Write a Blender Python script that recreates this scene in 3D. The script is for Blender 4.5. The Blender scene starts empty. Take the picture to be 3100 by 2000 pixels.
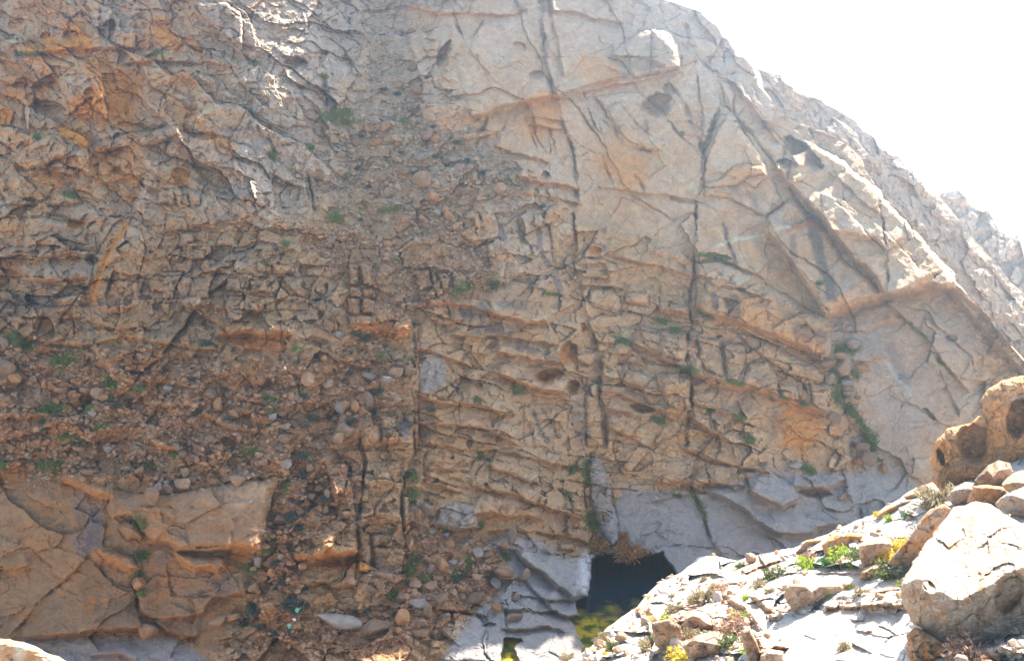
import bpy, math, random
import numpy as np
from mathutils import Vector

# ------------------------------------------------------------------ camera, world, sun, exposure
scene = bpy.context.scene
CAMZ = 49.0
PITCH = math.radians(8.47)
FPX = 2685.0                                  # focal length in pixels of a 3100 x 2000 picture
cam_d = bpy.data.cameras.new('camera'); cam = bpy.data.objects.new('camera', cam_d)
scene.collection.objects.link(cam); scene.camera = cam
cam.location = (0, 0, CAMZ); cam.rotation_euler = (math.pi/2 - PITCH, 0, 0)
cam_d.sensor_width = 36; cam_d.lens = 36*FPX/3100; cam_d.clip_start = .5; cam_d.clip_end = 4000

SUN_AZ, SUN_EL = 38.5, 43.3                   # degrees right of the view direction, above the horizon
w = bpy.data.worlds.new('World'); scene.world = w; w.use_nodes = True
nt = w.node_tree; bg = nt.nodes['Background']
sky = nt.nodes.new('ShaderNodeTexSky'); sky.sky_type = 'NISHITA'; sky.sun_disc = False
sky.sun_elevation = math.radians(SUN_EL); sky.sun_rotation = math.radians(SUN_AZ)
sky.air_density = 1.0; sky.dust_density = 1.2; sky.ozone_density = 1.5
nt.links.new(sky.outputs[0], bg.inputs[0]); bg.inputs[1].default_value = 0.12
sun_d = bpy.data.lights.new('sun', 'SUN'); sun = bpy.data.objects.new('sun', sun_d)
scene.collection.objects.link(sun)
sun_d.energy = 5.0; sun_d.angle = math.radians(.5); sun_d.color = (1, .95, .88)
_a, _e = math.radians(SUN_AZ), math.radians(SUN_EL)
SUNV = Vector((math.sin(_a)*math.cos(_e), math.cos(_a)*math.cos(_e), math.sin(_e)))
sun.rotation_euler = SUNV.to_track_quat('Z', 'Y').to_euler(); sun.location = (60, 200, 250)
vs = scene.view_settings
vs.view_transform = 'Standard'; vs.look = 'None'; vs.exposure = 2.42; vs.gamma = 1; vs.use_curve_mapping = False
scene.render.engine = 'CYCLES'
cy = scene.cycles
cy.use_denoising = True; cy.max_bounces = 4; cy.diffuse_bounces = 2; cy.volume_bounces = 0
cy.use_adaptive_sampling = True; cy.adaptive_threshold = .015
HAZE = 0.0008

C = scene.collection
rng = np.random.default_rng(7); random.seed(7)

# ------------------------------------------------------------------ small maths
def ray(px, py):
    """direction through a picture point, scaled so that its y part is 1"""
    xc = (np.asarray(px, float)-1550)/FPX; yc = (1000-np.asarray(py, float))/FPX
    y = yc*math.sin(PITCH)+math.cos(PITCH); z = yc*math.cos(PITCH)-math.sin(PITCH)
    return xc/y, z/y
def at(px, py, Y):
    X, T = ray(px, py); return Vector((float(X)*Y, Y, CAMZ+float(T)*Y))
def on_level(px, py, z=0.0):
    X, T = ray(px, py); Y = (z-CAMZ)/float(T); return Vector((float(X)*Y, Y, z))
def sstep(a, b, x):
    t = np.clip((x-a)/(b-a), 0, 1); return t*t*(3-2*t)
_tab = np.random.default_rng(3).random((16, 256, 256)).astype(np.float32)
def vnoise(x, y, seed=0):
    t = _tab[seed % 16]; o = (seed//16)*37
    xi = np.floor(x).astype(np.int32); yi = np.floor(y).astype(np.int32)
    fx = (x-xi).astype(np.float32); fy = (y-yi).astype(np.float32)
    fx = fx*fx*(3-2*fx); fy = fy*fy*(3-2*fy)
    a, b = (xi+o) & 255, (xi+o+1) & 255; c, d = yi & 255, (yi+1) & 255
    return ((t[a, c]*(1-fx)+t[b, c]*fx)*(1-fy)+(t[a, d]*(1-fx)+t[b, d]*fx)*fy)*2-1
def fbm(x, y, octv=4, seed=0, gain=.5):
    s = 0; a = 1; n = 0
    for k in range(octv):
        s = s+a*vnoise(x, y, seed+k); n += a; a *= gain
        x, y = x*1.62+y*1.13+17.3, y*1.62-x*1.13+5.1
    return s/n
def ridged(x, y, octv=4, seed=0):
    s = 0; a = 1; n = 0
    for k in range(octv):
        s = s+a*(1-2*np.abs(vnoise(x, y, seed+k))); n += a; a *= .5
        x, y = x*1.62+y*1.13+7.3, y*1.62-x*1.13+9.1
    return s/n
def facets(x, y, seed, tilt=1.0):
    """broken-rock relief: every cell of an uneven net is a plane with a height and a tilt of its own"""
    t = _tab[seed % 16]; xi = np.floor(x).astype(np.int32); yi = np.floor(y).astype(np.int32)
    best = np.full(x.shape, 9e9, np.float32); sec = best.copy(); out = np.zeros_like(best)
    for dx in (-1, 0, 1):
        for dy in (-1, 0, 1):
            cx = xi+dx; cyy = yi+dy; a, b = cx & 255, cyy & 255
            jx = cx+t[a, b]-x; jy = cyy+t[b, a]-y
            d = (jx*jx+jy*jy).astype(np.float32)
            h = (t[(a+91) & 255, b]-.5)*1.2-tilt*((t[a, (b+57) & 255]-.5)*jx+(t[(a+13) & 255, (b+29) & 255]-.5)*jy)*2
            m = d < best
            sec = np.where(m, best, np.minimum(sec, d)); best = np.where(m, d, best); out = np.where(m, h, out)
    edge = np.sqrt(sec)-np.sqrt(best)
    return out, edge
def seg_dist(x, y, pts):
    """distance to a polyline, signed distance (+ on the left of the walk, picture y down), overshoot past its ends"""
    best = np.full(x.shape, 9e9, np.float32); sg = np.zeros_like(best); over = np.zeros_like(best)
    n = len(pts)-1
    for i in range(n):
        ax, ay = pts[i]; bx, by = pts[i+1]; dx, dy = bx-ax, by-ay; L = math.hypot(dx, dy)+1e-6
        t = ((x-ax)*dx+(y-ay)*dy)/(L*L); tc = np.clip(t, 0, 1)
        d = np.hypot(x-ax-tc*dx, y-ay-tc*dy); s = -((y-ay)*dx-(x-ax)*dy)/L
        o = np.zeros_like(d)
        if i == 0: o = np.maximum(o, -t*L)
        if i == n-1: o = np.maximum(o, (t-1)*L)
        m = d < best
        best = np.where(m, d, best); sg = np.where(m, np.sign(s)*d, sg); over = np.where(m, o, over)
    return best, sg, np.maximum(over, 0)
def poly_sd(x, y, pts):
    """signed distance to a closed outline, + inside"""
    best = np.full(x.shape, 9e9, np.float32); ins = np.zeros(x.shape, bool); n = len(pts)
    for i in range(n):
        ax, ay = pts[i]; bx, by = pts[(i+1) % n]; dx, dy = bx-ax, by-ay
        t = np.clip(((x-ax)*dx+(y-ay)*dy)/(dx*dx+dy*dy+1e-9), 0, 1)
        best = np.minimum(best, np.hypot(x-ax-t*dx, y-ay-t*dy))
        if ay != by:
            c = ((ay > y) != (by > y)) & (x < (bx-ax)*(y-ay)/(by-ay)+ax); ins ^= c
    return np.where(ins, best, -best)
CROPS = dict(A=(0, 0, 2.17), B=(1000, 0, 2.17), C=(2000, 0, 2.17), D=(0, 650, 2.17), E=(1000, 650, 2.17), F=(2000, 650, 2.17),
             G=(0, 1300, 2.17), H=(1000, 1300, 2.17), I=(2000, 1300, 2.17), J=(2000, 1400, 2.567), K=(2500, 1400, 2.567),
             L=(1200, 1500, 3.08), M=(2200, 100, 1.54), N=(2650, 1050, 3.422), O=(1700, 1550, 3.422), X=(0, 0, 1))
def P2(crop, s):
    ox, oy, k = CROPS[crop]
    return [(ox+float(a)/k, oy+float(b)/k) for a, b in (q.split(',') for q in s.split())]
def parse(text):
    for ln in text.strip().splitlines():
        ln = ln.strip()
        if not ln or ln[0] == '#': continue
        head, pts = ln.split(':'); h = head.split()
        yield h[0], h[1], h[2:], P2(h[1], pts)

# ------------------------------------------------------------------ materials
def new_mat(name):
    m = bpy.data.materials.new(name); m.use_nodes = True
    return m, m.node_tree, m.node_tree.nodes['Principled BSDF']
def rock_material(name, bump=.9, grain=1.0, rough=.92):
    m, t, b = new_mat(name); N = t.nodes.new; Lk = t.links.new
    at_ = N('ShaderNodeAttribute'); at_.attribute_name = 'Col'
    geo = N('ShaderNodeNewGeometry')
    def noise(scale, detail, rgh=.6):
        n = N('ShaderNodeTexNoise'); n.inputs['Scale'].default_value = scale; n.inputs['Detail'].default_value = detail
        n.inputs['Roughness'].default_value = rgh; Lk(geo.outputs['Position'], n.inputs['Vector']); return n
    n1 = noise(1.1, 6, .7); n2 = noise(5.0*grain, 7, .85)
    r1 = N('ShaderNodeMapRange'); r1.inputs[1].default_value = .3; r1.inputs[2].default_value = .7; r1.inputs[3].default_value = .80; r1.inputs[4].default_value = 1.18
    Lk(n1.outputs[0], r1.inputs[0])
    r2 = N('ShaderNodeMapRange'); r2.inputs[1].default_value = .3; r2.inputs[2].default_value = .7; r2.inputs[3].default_value = .76; r2.inputs[4].default_value = 1.24
    Lk(n2.outputs[0], r2.inputs[0])
    mu = N('ShaderNodeMath'); mu.operation = 'MULTIPLY'; Lk(r1.outputs[0], mu.inputs[0]); Lk(r2.outputs[0], mu.inputs[1])
    vm = N('ShaderNodeVectorMath'); vm.operation = 'SCALE'; Lk(at_.outputs['Color'], vm.inputs[0]); Lk(mu.outputs[0], vm.inputs['Scale'])
    Lk(vm.outputs[0], b.inputs['Base Color'])
    b.inputs['Roughness'].default_value = rough; b.inputs['Specular IOR Level'].default_value = .25
    n3 = noise(2.2, 8, .72)
    bp = N('ShaderNodeBump'); bp.inputs['Strength'].default_value = bump; bp.inputs['Distance'].default_value = .35
    Lk(n3.outputs[0], bp.inputs['Height']); Lk(bp.outputs[0], b.inputs['Normal'])
    return m
ROCK = rock_material('weathered_granite'); ROCK_SMOOTH = rock_material('polished_granite', .3)
STONE = rock_material('loose_stone', .8, 1.5)
def leaf_material(name, col, var=.35, trans=.25):
    m, t, b = new_mat(name); N = t.nodes.new; Lk = t.links.new
    oi = N('ShaderNodeObjectInfo'); geo = N('ShaderNodeNewGeometry')
    n = N('ShaderNodeTexNoise'); n.inputs['Scale'].default_value = 9; n.inputs['Detail'].default_value = 2; Lk(geo.outputs['Position'], n.inputs['Vector'])
    r = N('ShaderNodeMapRange'); r.inputs[1].default_value = .3; r.inputs[2].default_value = .7; r.inputs[3].default_value = 1-var; r.inputs[4].default_value = 1+var
    Lk(n.outputs[0], r.inputs[0])
    vm = N('ShaderNodeVectorMath'); vm.operation = 'SCALE'; vm.inputs[0].default_value = col; Lk(r.outputs[0], vm.inputs['Scale'])
    Lk(vm.outputs[0], b.inputs['Base Color']); b.inputs['Roughness'].default_value = .8; b.inputs['Specular IOR Level'].default_value = .15
    tr = N('ShaderNodeBsdfTranslucent'); Lk(vm.outputs[0], tr.inputs[0])
    mx = N('ShaderNodeMixShader'); mx.inputs[0].default_value = trans
    Lk(b.outputs[0], mx.inputs[1]); Lk(tr.outputs[0], mx.inputs[2])
    Lk(mx.outputs[0], t.nodes['Material Output'].inputs[0]); return m
LEAF = dict(grey=leaf_material('grey_green_leaf', (.085, .10, .07)), green=leaf_material('green_leaf', (.06, .15, .035)),
            bright=leaf_material('lime_leaf', (.30, .38, .045), .3, .35), dry=leaf_material('dry_straw', (.34, .27, .15)),
            yellow=leaf_material('yellow_flower', (.62, .46, .06), .3), rust=leaf_material('rust_twig', (.36, .17, .06)),
            pink=leaf_material('pinkish_twig', (.38, .23, .15)), olive=leaf_material('olive_leaf', (.13, .15, .05)),
            grass=leaf_material('grass_blade', (.15, .18, .06)))
def plain(name, col, rough=.8):
    m, t, b = new_mat(name); b.inputs['Base Color'].default_value = (*col, 1); b.inputs['Roughness'].default_value = rough; return m

# ------------------------------------------------------------------ mesh helpers
def make_mesh(name, V, F, mats, cols=None, smooth=False):
    """V (n,3) array, F (m,3|4) int array"""
    me = bpy.data.meshes.new(name); V = np.ascontiguousarray(V, np.float32); F = np.ascontiguousarray(F, np.int32)
    k = F.shape[1]
    me.vertices.add(len(V)); me.vertices.foreach_set('co', V.ravel())
    me.loops.add(F.size); me.loops.foreach_set('vertex_index', F.ravel())
    me.polygons.add(len(F)); me.polygons.foreach_set('loop_start', np.arange(0, F.size, k, dtype=np.int32))
    me.polygons.foreach_set('use_smooth', np.full(len(F), smooth))
    if cols is not None:
        ca = me.color_attributes.new('Col', 'FLOAT_COLOR', 'POINT')
        c4 = np.ones((len(V), 4), np.float32); c4[:, :3] = cols; ca.data.foreach_set('color', c4.ravel())
    me.update(calc_edges=True)
    for m in (mats if isinstance(mats, (list, tuple)) else [mats]): me.materials.append(m)
    return me
def obj(name, me, parent=None, **props):
    o = bpy.data.objects.new(name, me); C.objects.link(o); o.parent = parent
    for k, v in props.items():
        if v is not None: o[k] = v
    return o
def thing(name, me, label, category, group=None, loc=None):
    o = obj(name, me, label=label, category=category, group=group)
    if loc is not None: o.location = loc
    return o
def grid_faces(nr, nc):
    i = np.arange((nr-1)*(nc-1)); r, c = i//(nc-1), i % (nc-1); a = r*nc+c
    return np.stack([a, a+nc, a+nc+1, a+1], 1)

# colours of the rock itself (linear)
PAL = dict(tan=(.43, .278, .165), orange=(.53, .24, .078), rust=(.36, .15, .055), grey=(.38, .315, .25), pale=(.50, .39, .28), soil=(.31, .165, .10),
           polish=(.29, .265, .24), dark=(.10, .085, .08), brown=(.20, .125, .075), green=(.09, .13, .04), pink=(.45, .31, .21), cream=(.55, .47, .33),
           purple=(.16, .14, .135), white=(.62, .58, .53), amber=(.56, .265, .085), ochre=(.48, .265, .125), bluegrey=(.33, .30, .265))
PAL = {k: np.array(v, np.float32) for k, v in PAL.items()}

# ------------------------------------------------------------------ a rock face: rays, distance along them, relief in metres
class Sheet:
    def __init__(s, U, V, Y, warp=5.0, seed=0):
        s.U, s.V, s.Y = U.astype(np.float32), V.astype(np.float32), Y.astype(np.float32)
        s.nr, s.nc = U.shape
        s.d = np.zeros_like(s.U); s.col = np.zeros(U.shape+(3,), np.float32)
        s.lab = np.zeros(U.shape, np.int32); s.names = {}
        s.Uw = s.U+warp*fbm(s.U/38, s.V/38, 3, 40+seed)+2.4*vnoise(s.U/11, s.V/11, 44+seed)
        s.Vw = s.V+warp*fbm(s.U/38+50, s.V/38, 3, 50+seed)+2.4*vnoise(s.U/11, s.V/11+30, 54+seed)
        s.fresh = np.zeros_like(s.U)
    def idx(s, pts, pad):
        xs = [p[0] for p in pts]; ys = [p[1] for p in pts]
        r = np.nonzero((s.V.max(1) > min(ys)-pad) & (s.V.min(1) < max(ys)+pad))[0]
        if len(r) == 0: return None
        r0, r1 = r[0], r[-1]+1
        q = np.nonzero((s.Uw[r0:r1] > min(xs)-pad) & (s.Uw[r0:r1] < max(xs)+pad) & (s.Vw[r0:r1] > min(ys)-pad) & (s.Vw[r0:r1] < max(ys)+pad))
        if len(q[0]) == 0: return None
        return (q[0]+r0, q[1])
    def paint(s, i, colour, amt):
        a = np.clip(amt, 0, 1)[:, None]; s.col[i] = s.col[i]*(1-a)+PAL[colour]*a
    def apply(s, text):
        for kind, crop, par, pts in parse(text):
            if kind == 'c':                                   # crack: width px, depth m
                wd, dp = float(par[0]), float(par[1]); i = s.idx(pts, 7*wd+20)
                if i is None: continue
                uu, vv = s.Uw[i], s.Vw[i]
                if abs(pts[0][1]-pts[-1][1])+abs(pts[0][0]-pts[-1][0]) > 220:       # long joints step sideways and wander
                    st = 4.5*np.round(1.5*vnoise(vv/58+uu/400, uu/500, 12))+5*vnoise(uu/80, vv/80, 14)
                    uu = uu+st; vv = vv+.5*st
                d, sg, ov = seg_dist(uu, vv, pts); f = np.exp(-(ov/8)**2)
                k = np.clip(.38+1.0*vnoise(s.U[i]/31, s.V[i]/31, 9), .02, 1.15); wd = wd*(.85+.5*vnoise(s.U[i]/31+4, s.V[i]/31, 10))
                sd_ = 1 if (int(pts[0][0]*7+pts[0][1]*3) % 2) else -1
                s.d[i] -= f*k*dp*(np.exp(-(d/wd)**2)+.15*np.exp(-(d/(3.5*wd))**2))
                s.d[i] += .42*f*dp*np.tanh(sg*sd_/wd)*np.exp(-d/(22+4*wd))
            elif kind == 'l':                                 # lip: height m, reach px, face px, [orange amount: bare rock colour plus painted bounce light]
                h, L, wd = map(float, par[:3]); fr = float(par[3]) if len(par) > 3 else .5
                i = s.idx(pts, 3*L+20)
                if i is None: continue
                d, sg, ov = seg_dist(s.Uw[i], s.Vw[i], pts); f = np.exp(-(ov/10)**2)
                k = f*(.9+.35*min(1, 40/L)*vnoise(s.U[i]/31, s.V[i]/31, 11))
                up = sstep(-wd/2, wd/2, sg)
                s.d[i] += 1.4*k*h*(up*np.exp(-np.maximum(sg, 0)/L)-.35*(1-up)*np.exp(-np.maximum(-sg-wd/2, 0)/(.4*L)))
                s.fresh[i] = np.maximum(s.fresh[i], fr*f*np.exp(-((sg+wd*.2)/(wd*1.1+2))**2))
            elif kind == 'p':                                 # proud block: height, edge px, tilt x, tilt y, name
                h, ed, tx, ty = map(float, par[:4]); nm = par[4]; i = s.idx(pts, 30)
                if i is None: continue
                sd = poly_sd(s.Uw[i], s.Vw[i], pts); t = np.clip(sd/ed, 0, 1); pr = np.sqrt(np.maximum(1-(1-t)**2, 0))
                cx = sum(p[0] for p in pts)/len(pts); cyy = sum(p[1] for p in pts)/len(pts)
                s.d[i] += pr*(1.25*h+((s.U[i]-cx)*tx-(s.V[i]-cyy)*ty)/100)-.2*np.exp(-(sd/3.0)**2)
                m = sd > 0; n = len(s.names)+1; s.names[n] = (nm, par[5] if len(par) > 5 else None)
                ii = (i[0][m], i[1][m]); s.lab[ii] = n
            elif kind == 'h':                                 # hollow: depth, angle, colour, amount : centre, radii
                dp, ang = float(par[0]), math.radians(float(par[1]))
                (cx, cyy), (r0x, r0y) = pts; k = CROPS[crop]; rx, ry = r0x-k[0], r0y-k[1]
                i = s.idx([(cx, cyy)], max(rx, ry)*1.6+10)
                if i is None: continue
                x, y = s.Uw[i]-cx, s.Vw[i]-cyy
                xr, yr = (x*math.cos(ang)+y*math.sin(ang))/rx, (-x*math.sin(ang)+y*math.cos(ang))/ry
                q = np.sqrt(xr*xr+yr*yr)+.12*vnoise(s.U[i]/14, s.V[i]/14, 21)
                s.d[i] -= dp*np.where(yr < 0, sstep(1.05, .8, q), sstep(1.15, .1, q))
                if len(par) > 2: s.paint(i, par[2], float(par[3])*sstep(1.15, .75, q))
            elif kind == 's':                                 # stain: radius px, colour, amount
                r, cl, am = float(par[0]), par[1], float(par[2]); i = s.idx(pts, 2*r+10)
                if i is None: continue
                d, sg, ov = seg_dist(s.Uw[i], s.Vw[i], pts) if len(pts) > 1 else (np.hypot(s.Uw[i]-pts[0][0], s.Vw[i]-pts[0][1]),)*3
                n = fbm(s.U[i]/17, s.V[i]/40, 3, 61)
                s.paint(i, cl, 1.25*am*sstep(1.25, .45, d/r+.55*n))
            elif kind == 'a':                                 # area tint: edge px, colour, amount
                e, cl, am = float(par[0]), par[1], float(par[2]); i = s.idx(pts, 2*e+10)
                if i is None: continue
                sd = poly_sd(s.Uw[i], s.Vw[i], pts)+e*.9*fbm(s.U[i]/40, s.V[i]/40, 4, 71)
                s.paint(i, cl, am*sstep(-e, e, sd))
            elif kind == 'b':                                 # bump: height, angle : centre, radii
                h, ang = float(par[0]), math.radians(float(par[1]))
                (cx, cyy), (r0x, r0y) = pts; k = CROPS[crop]; rx, ry = r0x-k[0], r0y-k[1]
                i = s.idx([(cx, cyy)], max(rx, ry)*1.8+10)
                if i is None: continue
                x, y = s.Uw[i]-cx, s.Vw[i]-cyy
                xr, yr = (x*math.cos(ang)+y*math.sin(ang))/rx, (-x*math.sin(ang)+y*math.cos(ang))/ry
                s.d[i] += h*np.sqrt(np.maximum(0, 1-xr*xr-yr*yr))
    def mask(s, pts, soft=40, wob=.8, seed=81):
        i = s.idx(pts, soft*2+10); m = np.zeros_like(s.U)
        if i is None: return m
        sd = poly_sd(s.Uw[i], s.Vw[i], pts)+wob*soft*fbm(s.U[i]/70, s.V[i]/70, 3, seed)
        m[i] = sstep(-soft, soft, sd); return m
    def bricks(s, m, ang, bed, wid, amp, seed, crack=.5, cw=2.2, wob=1.0, label=None, rnd=.25, tint=.0):
        """bedded, jointed blocks: beds of uneven height cut by staggered joints, each block with its own depth and tilt"""
        i = np.nonzero(m > .02); U, V, mm = s.U[i], s.V[i], m[i]
        ca, sa = math.cos(math.radians(ang)), math.sin(math.radians(ang))
        u = U*ca+V*sa+wob*7*fbm(U/30, V/30, 3, seed+3); v = -U*sa+V*ca+wob*bed*.55*fbm(U/140, V/90, 3, seed+1)+wob*3*fbm(U/22, V/22, 2, seed+2)
        v = v+.33*bed*np.sin(v/bed*1.7+seed)                      # uneven beds
        row = np.floor(v/bed).astype(np.int32); fv = v/bed-row
        t = _tab[seed % 16]; rr = t[row & 255, (seed*7) & 255]
        uu = u/(wid*(.6+.9*t[row & 255, 91]))+rr*13.0+.12*np.sin(fv*3+rr*20)
        colm = np.floor(uu).astype(np.int32); fu = uu-colm; ww = wid*(.6+.9*t[row & 255, 91])
        j0 = .3*(t[colm & 255, row & 255]-.5); fu = np.clip(fu+j0*np.sin(fu*math.pi), 0, 1)
        a, b = colm & 255, row & 255
        e = np.minimum(np.minimum(fv, 1-fv)*bed, np.minimum(fu, 1-fu)*ww)
        gone = t[(a+31) & 255, b] < .25                           # some joints stay closed
        e = np.where(gone, np.minimum(fv, 1-fv)*bed, e)
        h = (t[a, b]-.5)*2*amp+((t[(a+77) & 255, b]-.5)*(fu-.5)*ww+(t[a, (b+44) & 255]-.35)*(fv-.5)*bed)*.03*amp*2
        rad = rnd*bed
        q = np.clip(e/rad, 0, 1); rn = -(1-np.sqrt(np.maximum(0, 1-(1-q)**2)))*amp*.9
        s.d[i] += mm*(h+rn-crack*sstep(-.35, .5, fbm(U/55, V/55, 2, seed+8))*np.exp(-(e/cw)**2))
        if tint: s.col[i] *= (1+mm*tint*(t[(a+5) & 255, (b+9) & 255]-.5)*2)[:, None]
        if label:
            idn = (row.astype(np.int64)+5000)*20000+(colm+10000)
            ok = (mm > .55) & (s.lab[i] == 0)
            un, inv, cnt = np.unique(idn[ok], return_inverse=True, return_counts=True)
            base = len(s.names); keep = np.nonzero(cnt > label[1])[0]
            new = np.zeros(len(un), np.int32)
            for k in keep: n = len(s.names)+1; s.names[n] = (label[0], None); new[k] = n
            lab = s.lab[i]; tmp = lab[ok]; tmp = np.where(new[inv] > 0, new[inv], tmp); lab[ok] = tmp; s.lab[i] = lab
    def finish(s):
        X, T = ray(s.U, s.V); Yd = s.Y-s.d
        s.P = np.stack([X*Yd, Yd, CAMZ+T*Yd], -1).astype(np.float32); s.Yd = Yd
        return s.P
    def where(s, px, py):
        r = int(np.argmin(np.abs(s.V[:, s.nc//2]-py))) if s.const_rows else None
        if r is None:
            j = int(np.clip(np.searchsorted(s.U[0], px), 0, s.nc-1)); r = int(np.argmin(np.abs(s.V[:, j]-py))); return r, j
        return r, int(np.clip(np.searchsorted(s.U[r], px), 0, s.nc-1))
    const_rows = True
    def surf(s, px, py):
        r, c = s.where(px, py); return Vector(s.P[r, c].tolist())
    def normal(s, px, py, k=6):
        r, c = s.where(px, py); r = min(max(r, k), s.nr-k-1); c = min(max(c, k), s.nc-k-1)
        a = s.P[r, c+k]-s.P[r, c-k]; b = s.P[r-k, c]-s.P[r+k, c]; n = np.cross(a, b); n /= np.linalg.norm(n)+1e-9
        return Vector(n.tolist())
    def build(s, name, mat, child_mats=None, extra=None, keep_pieces=300, **props):
        V = s.P.reshape(-1, 3); col = s.col.reshape(-1, 3); F = grid_faces(s.nr, s.nc)
        lab = s.lab.reshape(-1)[F[:, 0]]
        cnt = np.bincount(lab, minlength=len(s.names)+1); cnt[0] = 0
        inside = np.zeros(len(cnt), bool); order = np.argsort(-cnt)[:keep_pieces]; inside[order] = True; inside[0] = False; inside &= cnt > 12
        traced = [n for n, (nm, lb) in s.names.items() if lb]
        lab = np.where(inside[lab], lab, 0)
        o = np.argsort(lab, kind='stable'); ls = lab[o]; cuts = np.nonzero(np.diff(ls))[0]+1
        root = None
        for part in np.split(o, cuts):
            n = lab[part[0]]; f = F[part]; un, inv = np.unique(f, return_inverse=True); f = inv.reshape(f.shape)
            v, c = V[un], col[un]
            if n == 0:
                if extra is not None:
                    ev, ef, ec = extra; f = np.concatenate([f, ef+len(v)]); v = np.concatenate([v, ev]); c = np.concatenate([c, ec])
                root = obj(name, make_mesh(name, v, f, mat, c), **props)
            else:
                nm = s.names[n][0]
                ch = obj(nm, make_mesh(nm, v, f, (child_mats or {}).get(nm, mat), c), root)
                if s.names[n][1]: ch['label'] = s.names[n][1].replace('_', ' ')
        return root

# ------------------------------------------------------------------ the main cliff
def interp1(pts, x):
    return np.interp(x, [p[0] for p in pts], [p[1] for p in pts])
RIDGE = [(-260, 1800), (-60, 1930), (-5, 1990), (5, 2028), (23, 2083), (37, 2124), (60, 2143), (78, 2170), (110, 2184), (120, 2203), (147, 2217), (170, 2226), (175, 2249),
         (203, 2281), (225, 2284), (262, 2300), (295, 2324), (341, 2362), (364, 2396), (385, 2455), (401, 2500), (442, 2567), (479, 2608), (544, 2636), (594, 2668),
         (636, 2719), (691, 2768), (742, 2811), (788, 2852), (834, 2888), (853, 2890), (880, 2915), (926, 2966), (1019, 3037), (1092, 3100), (1300, 3300), (1600, 3640), (2100, 3660)]
TH_PX = [-450, 300, 800, 1100, 1400, 1800, 2200, 2700, 3660]
TH = [(-260, (58, 60, 60, 56, 60, 62, 62, 62, 62)), (200, (58, 60, 60, 55, 60, 62, 62, 62, 62)), (600, (62, 62, 60, 54, 59, 62, 63, 63, 62)),
      (900, (62, 64, 62, 54, 62, 64, 65, 65, 62)), (1150, (57, 56, 56, 56, 63, 65, 66, 66, 62)), (1400, (58, 60, 58, 60, 63, 66, 66, 60, 60)),
      (1600, (66, 67, 66, 64, 60, 66, 46, 34, 30)), (1690, (66, 67, 66, 58, 48, 22, 20, 15, 15)), (1780, (66, 67, 62, 50, 34, 6, 8, 10, 10)),
      (1900, (62, 64, 50, 36, 14, 2, 4, 6, 6)), (1960, (22, 16, 24, 16, 6, 2, 3, 3, 3)), (2090, (3, 3, 4, 4, 3, 2, 2, 2, 2))]
NR, NC = 720, 1150
rows = np.linspace(2090, -260, NR); cols = np.linspace(0, 1, NC)
rx = interp1(RIDGE, rows)+7*fbm(rows/26, rows*0+1, 4, 5)*sstep(1200, 900, rows)
U = -450+cols[None, :]*(rx[:, None]+450)
U[:, 0] = -450
V = np.repeat(rows[:, None], NC, 1)
thr = [r for r, _ in TH]
Y = np.zeros_like(U); X0, T0 = ray(U, V)
Yc = np.full(NC, 0.0); Yc[:] = (0.0-CAMZ)/T0[0, 0]            # the gorge floor at the bottom row
Y[0] = Yc
tabs = np.array([t for _, t in TH], float)
for r in range(1, NR):
    row = np.array([np.interp(rows[r], thr, tabs[:, k]) for k in range(len(TH_PX))])
    tan = np.tan(np.radians(np.interp(U[r], TH_PX, row)))
    Yi = np.interp(U[r], U[r-1], Y[r-1])
    Y[r] = Yi+Yi*(T0[r]-T0[r-1])/np.maximum(tan-T0[r], .06)
S = Sheet(U, V, Y)
Ys = S.Y

Z_SLAB = P2('X', '1290,60 1640,-60 2200,-80 2400,300 2700,560 2960,900 2960,1480 2640,1520 2560,1150 2480,960 2100,790 1830,700 1720,640 1640,520 1500,430 1420,330')
Z_LAYER = P2('X', '1235,920 1400,905 1560,870 1660,900 1800,820 1830,700 2100,800 2480,1000 2545,1250 2530,1420 2380,1440 2100,1500 1850,1500 1800,1700 1620,1660 1300,1640 1240,1300')
Z_BLOCK = P2('X', '480,690 760,640 1000,800 1010,1000 960,1070 760,1060 520,1070 300,1020 270,860')
Z_BED = P2('X', '-460,560 180,600 330,690 280,850 250,1010 100,1010 -460,980')
Z_CRAG = P2('X', '-460,-300 1040,-300 1130,100 1030,330 1060,560 860,640 500,640 0,600 -460,560')
Z_GULLY = P2('X', '1170,-280 1265,-280 1245,60 1240,230 1290,360 1400,430 1560,470 1600,570 1560,640 1430,590 1400,690 1540,860 1400,905 1270,930 1255,1060 1230,1200 1190,1130 1110,1140 1050,1040 1050,900 990,790 880,700 990,640 1030,500 980,380 1050,330 1110,250')
Z_SOIL = P2('X', '-460,1030 120,1040 330,1090 560,1080 960,1090 1090,1040 1230,1120 1180,1260 1080,1300 1090,1440 1060,1560 960,1640 900,1800 860,1900 780,1900 760,1660 840,1440 780,1440 500,1480 330,1430 130,1480 -460,1450')
Z_SOIL2 = P2('X', '1230,1560 1330,1600 1470,1610 1560,1650 1530,1760 1500,1830 1420,1850 1350,1900 1180,1980 860,2010 760,1960 820,1880 1100,1840 1200,1780')
Z_SMOOTH = P2('X', '-460,1460 60,1420 330,1450 520,1480 850,1440 780,1660 740,1800 660,1960 -460,1960')
Z_POLISH = P2('X', '1500,1640 1620,1670 1790,1720 1800,1640 1890,1480 2090,1490 2300,1440 2560,1430 2750,1480 2760,1800 1800,2120 1250,2120 1440,1850 1560,1760')
Z_FLOOR = P2('X', '-460,1935 330,1925 520,1930 640,1990 700,2120 -460,2120')
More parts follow.
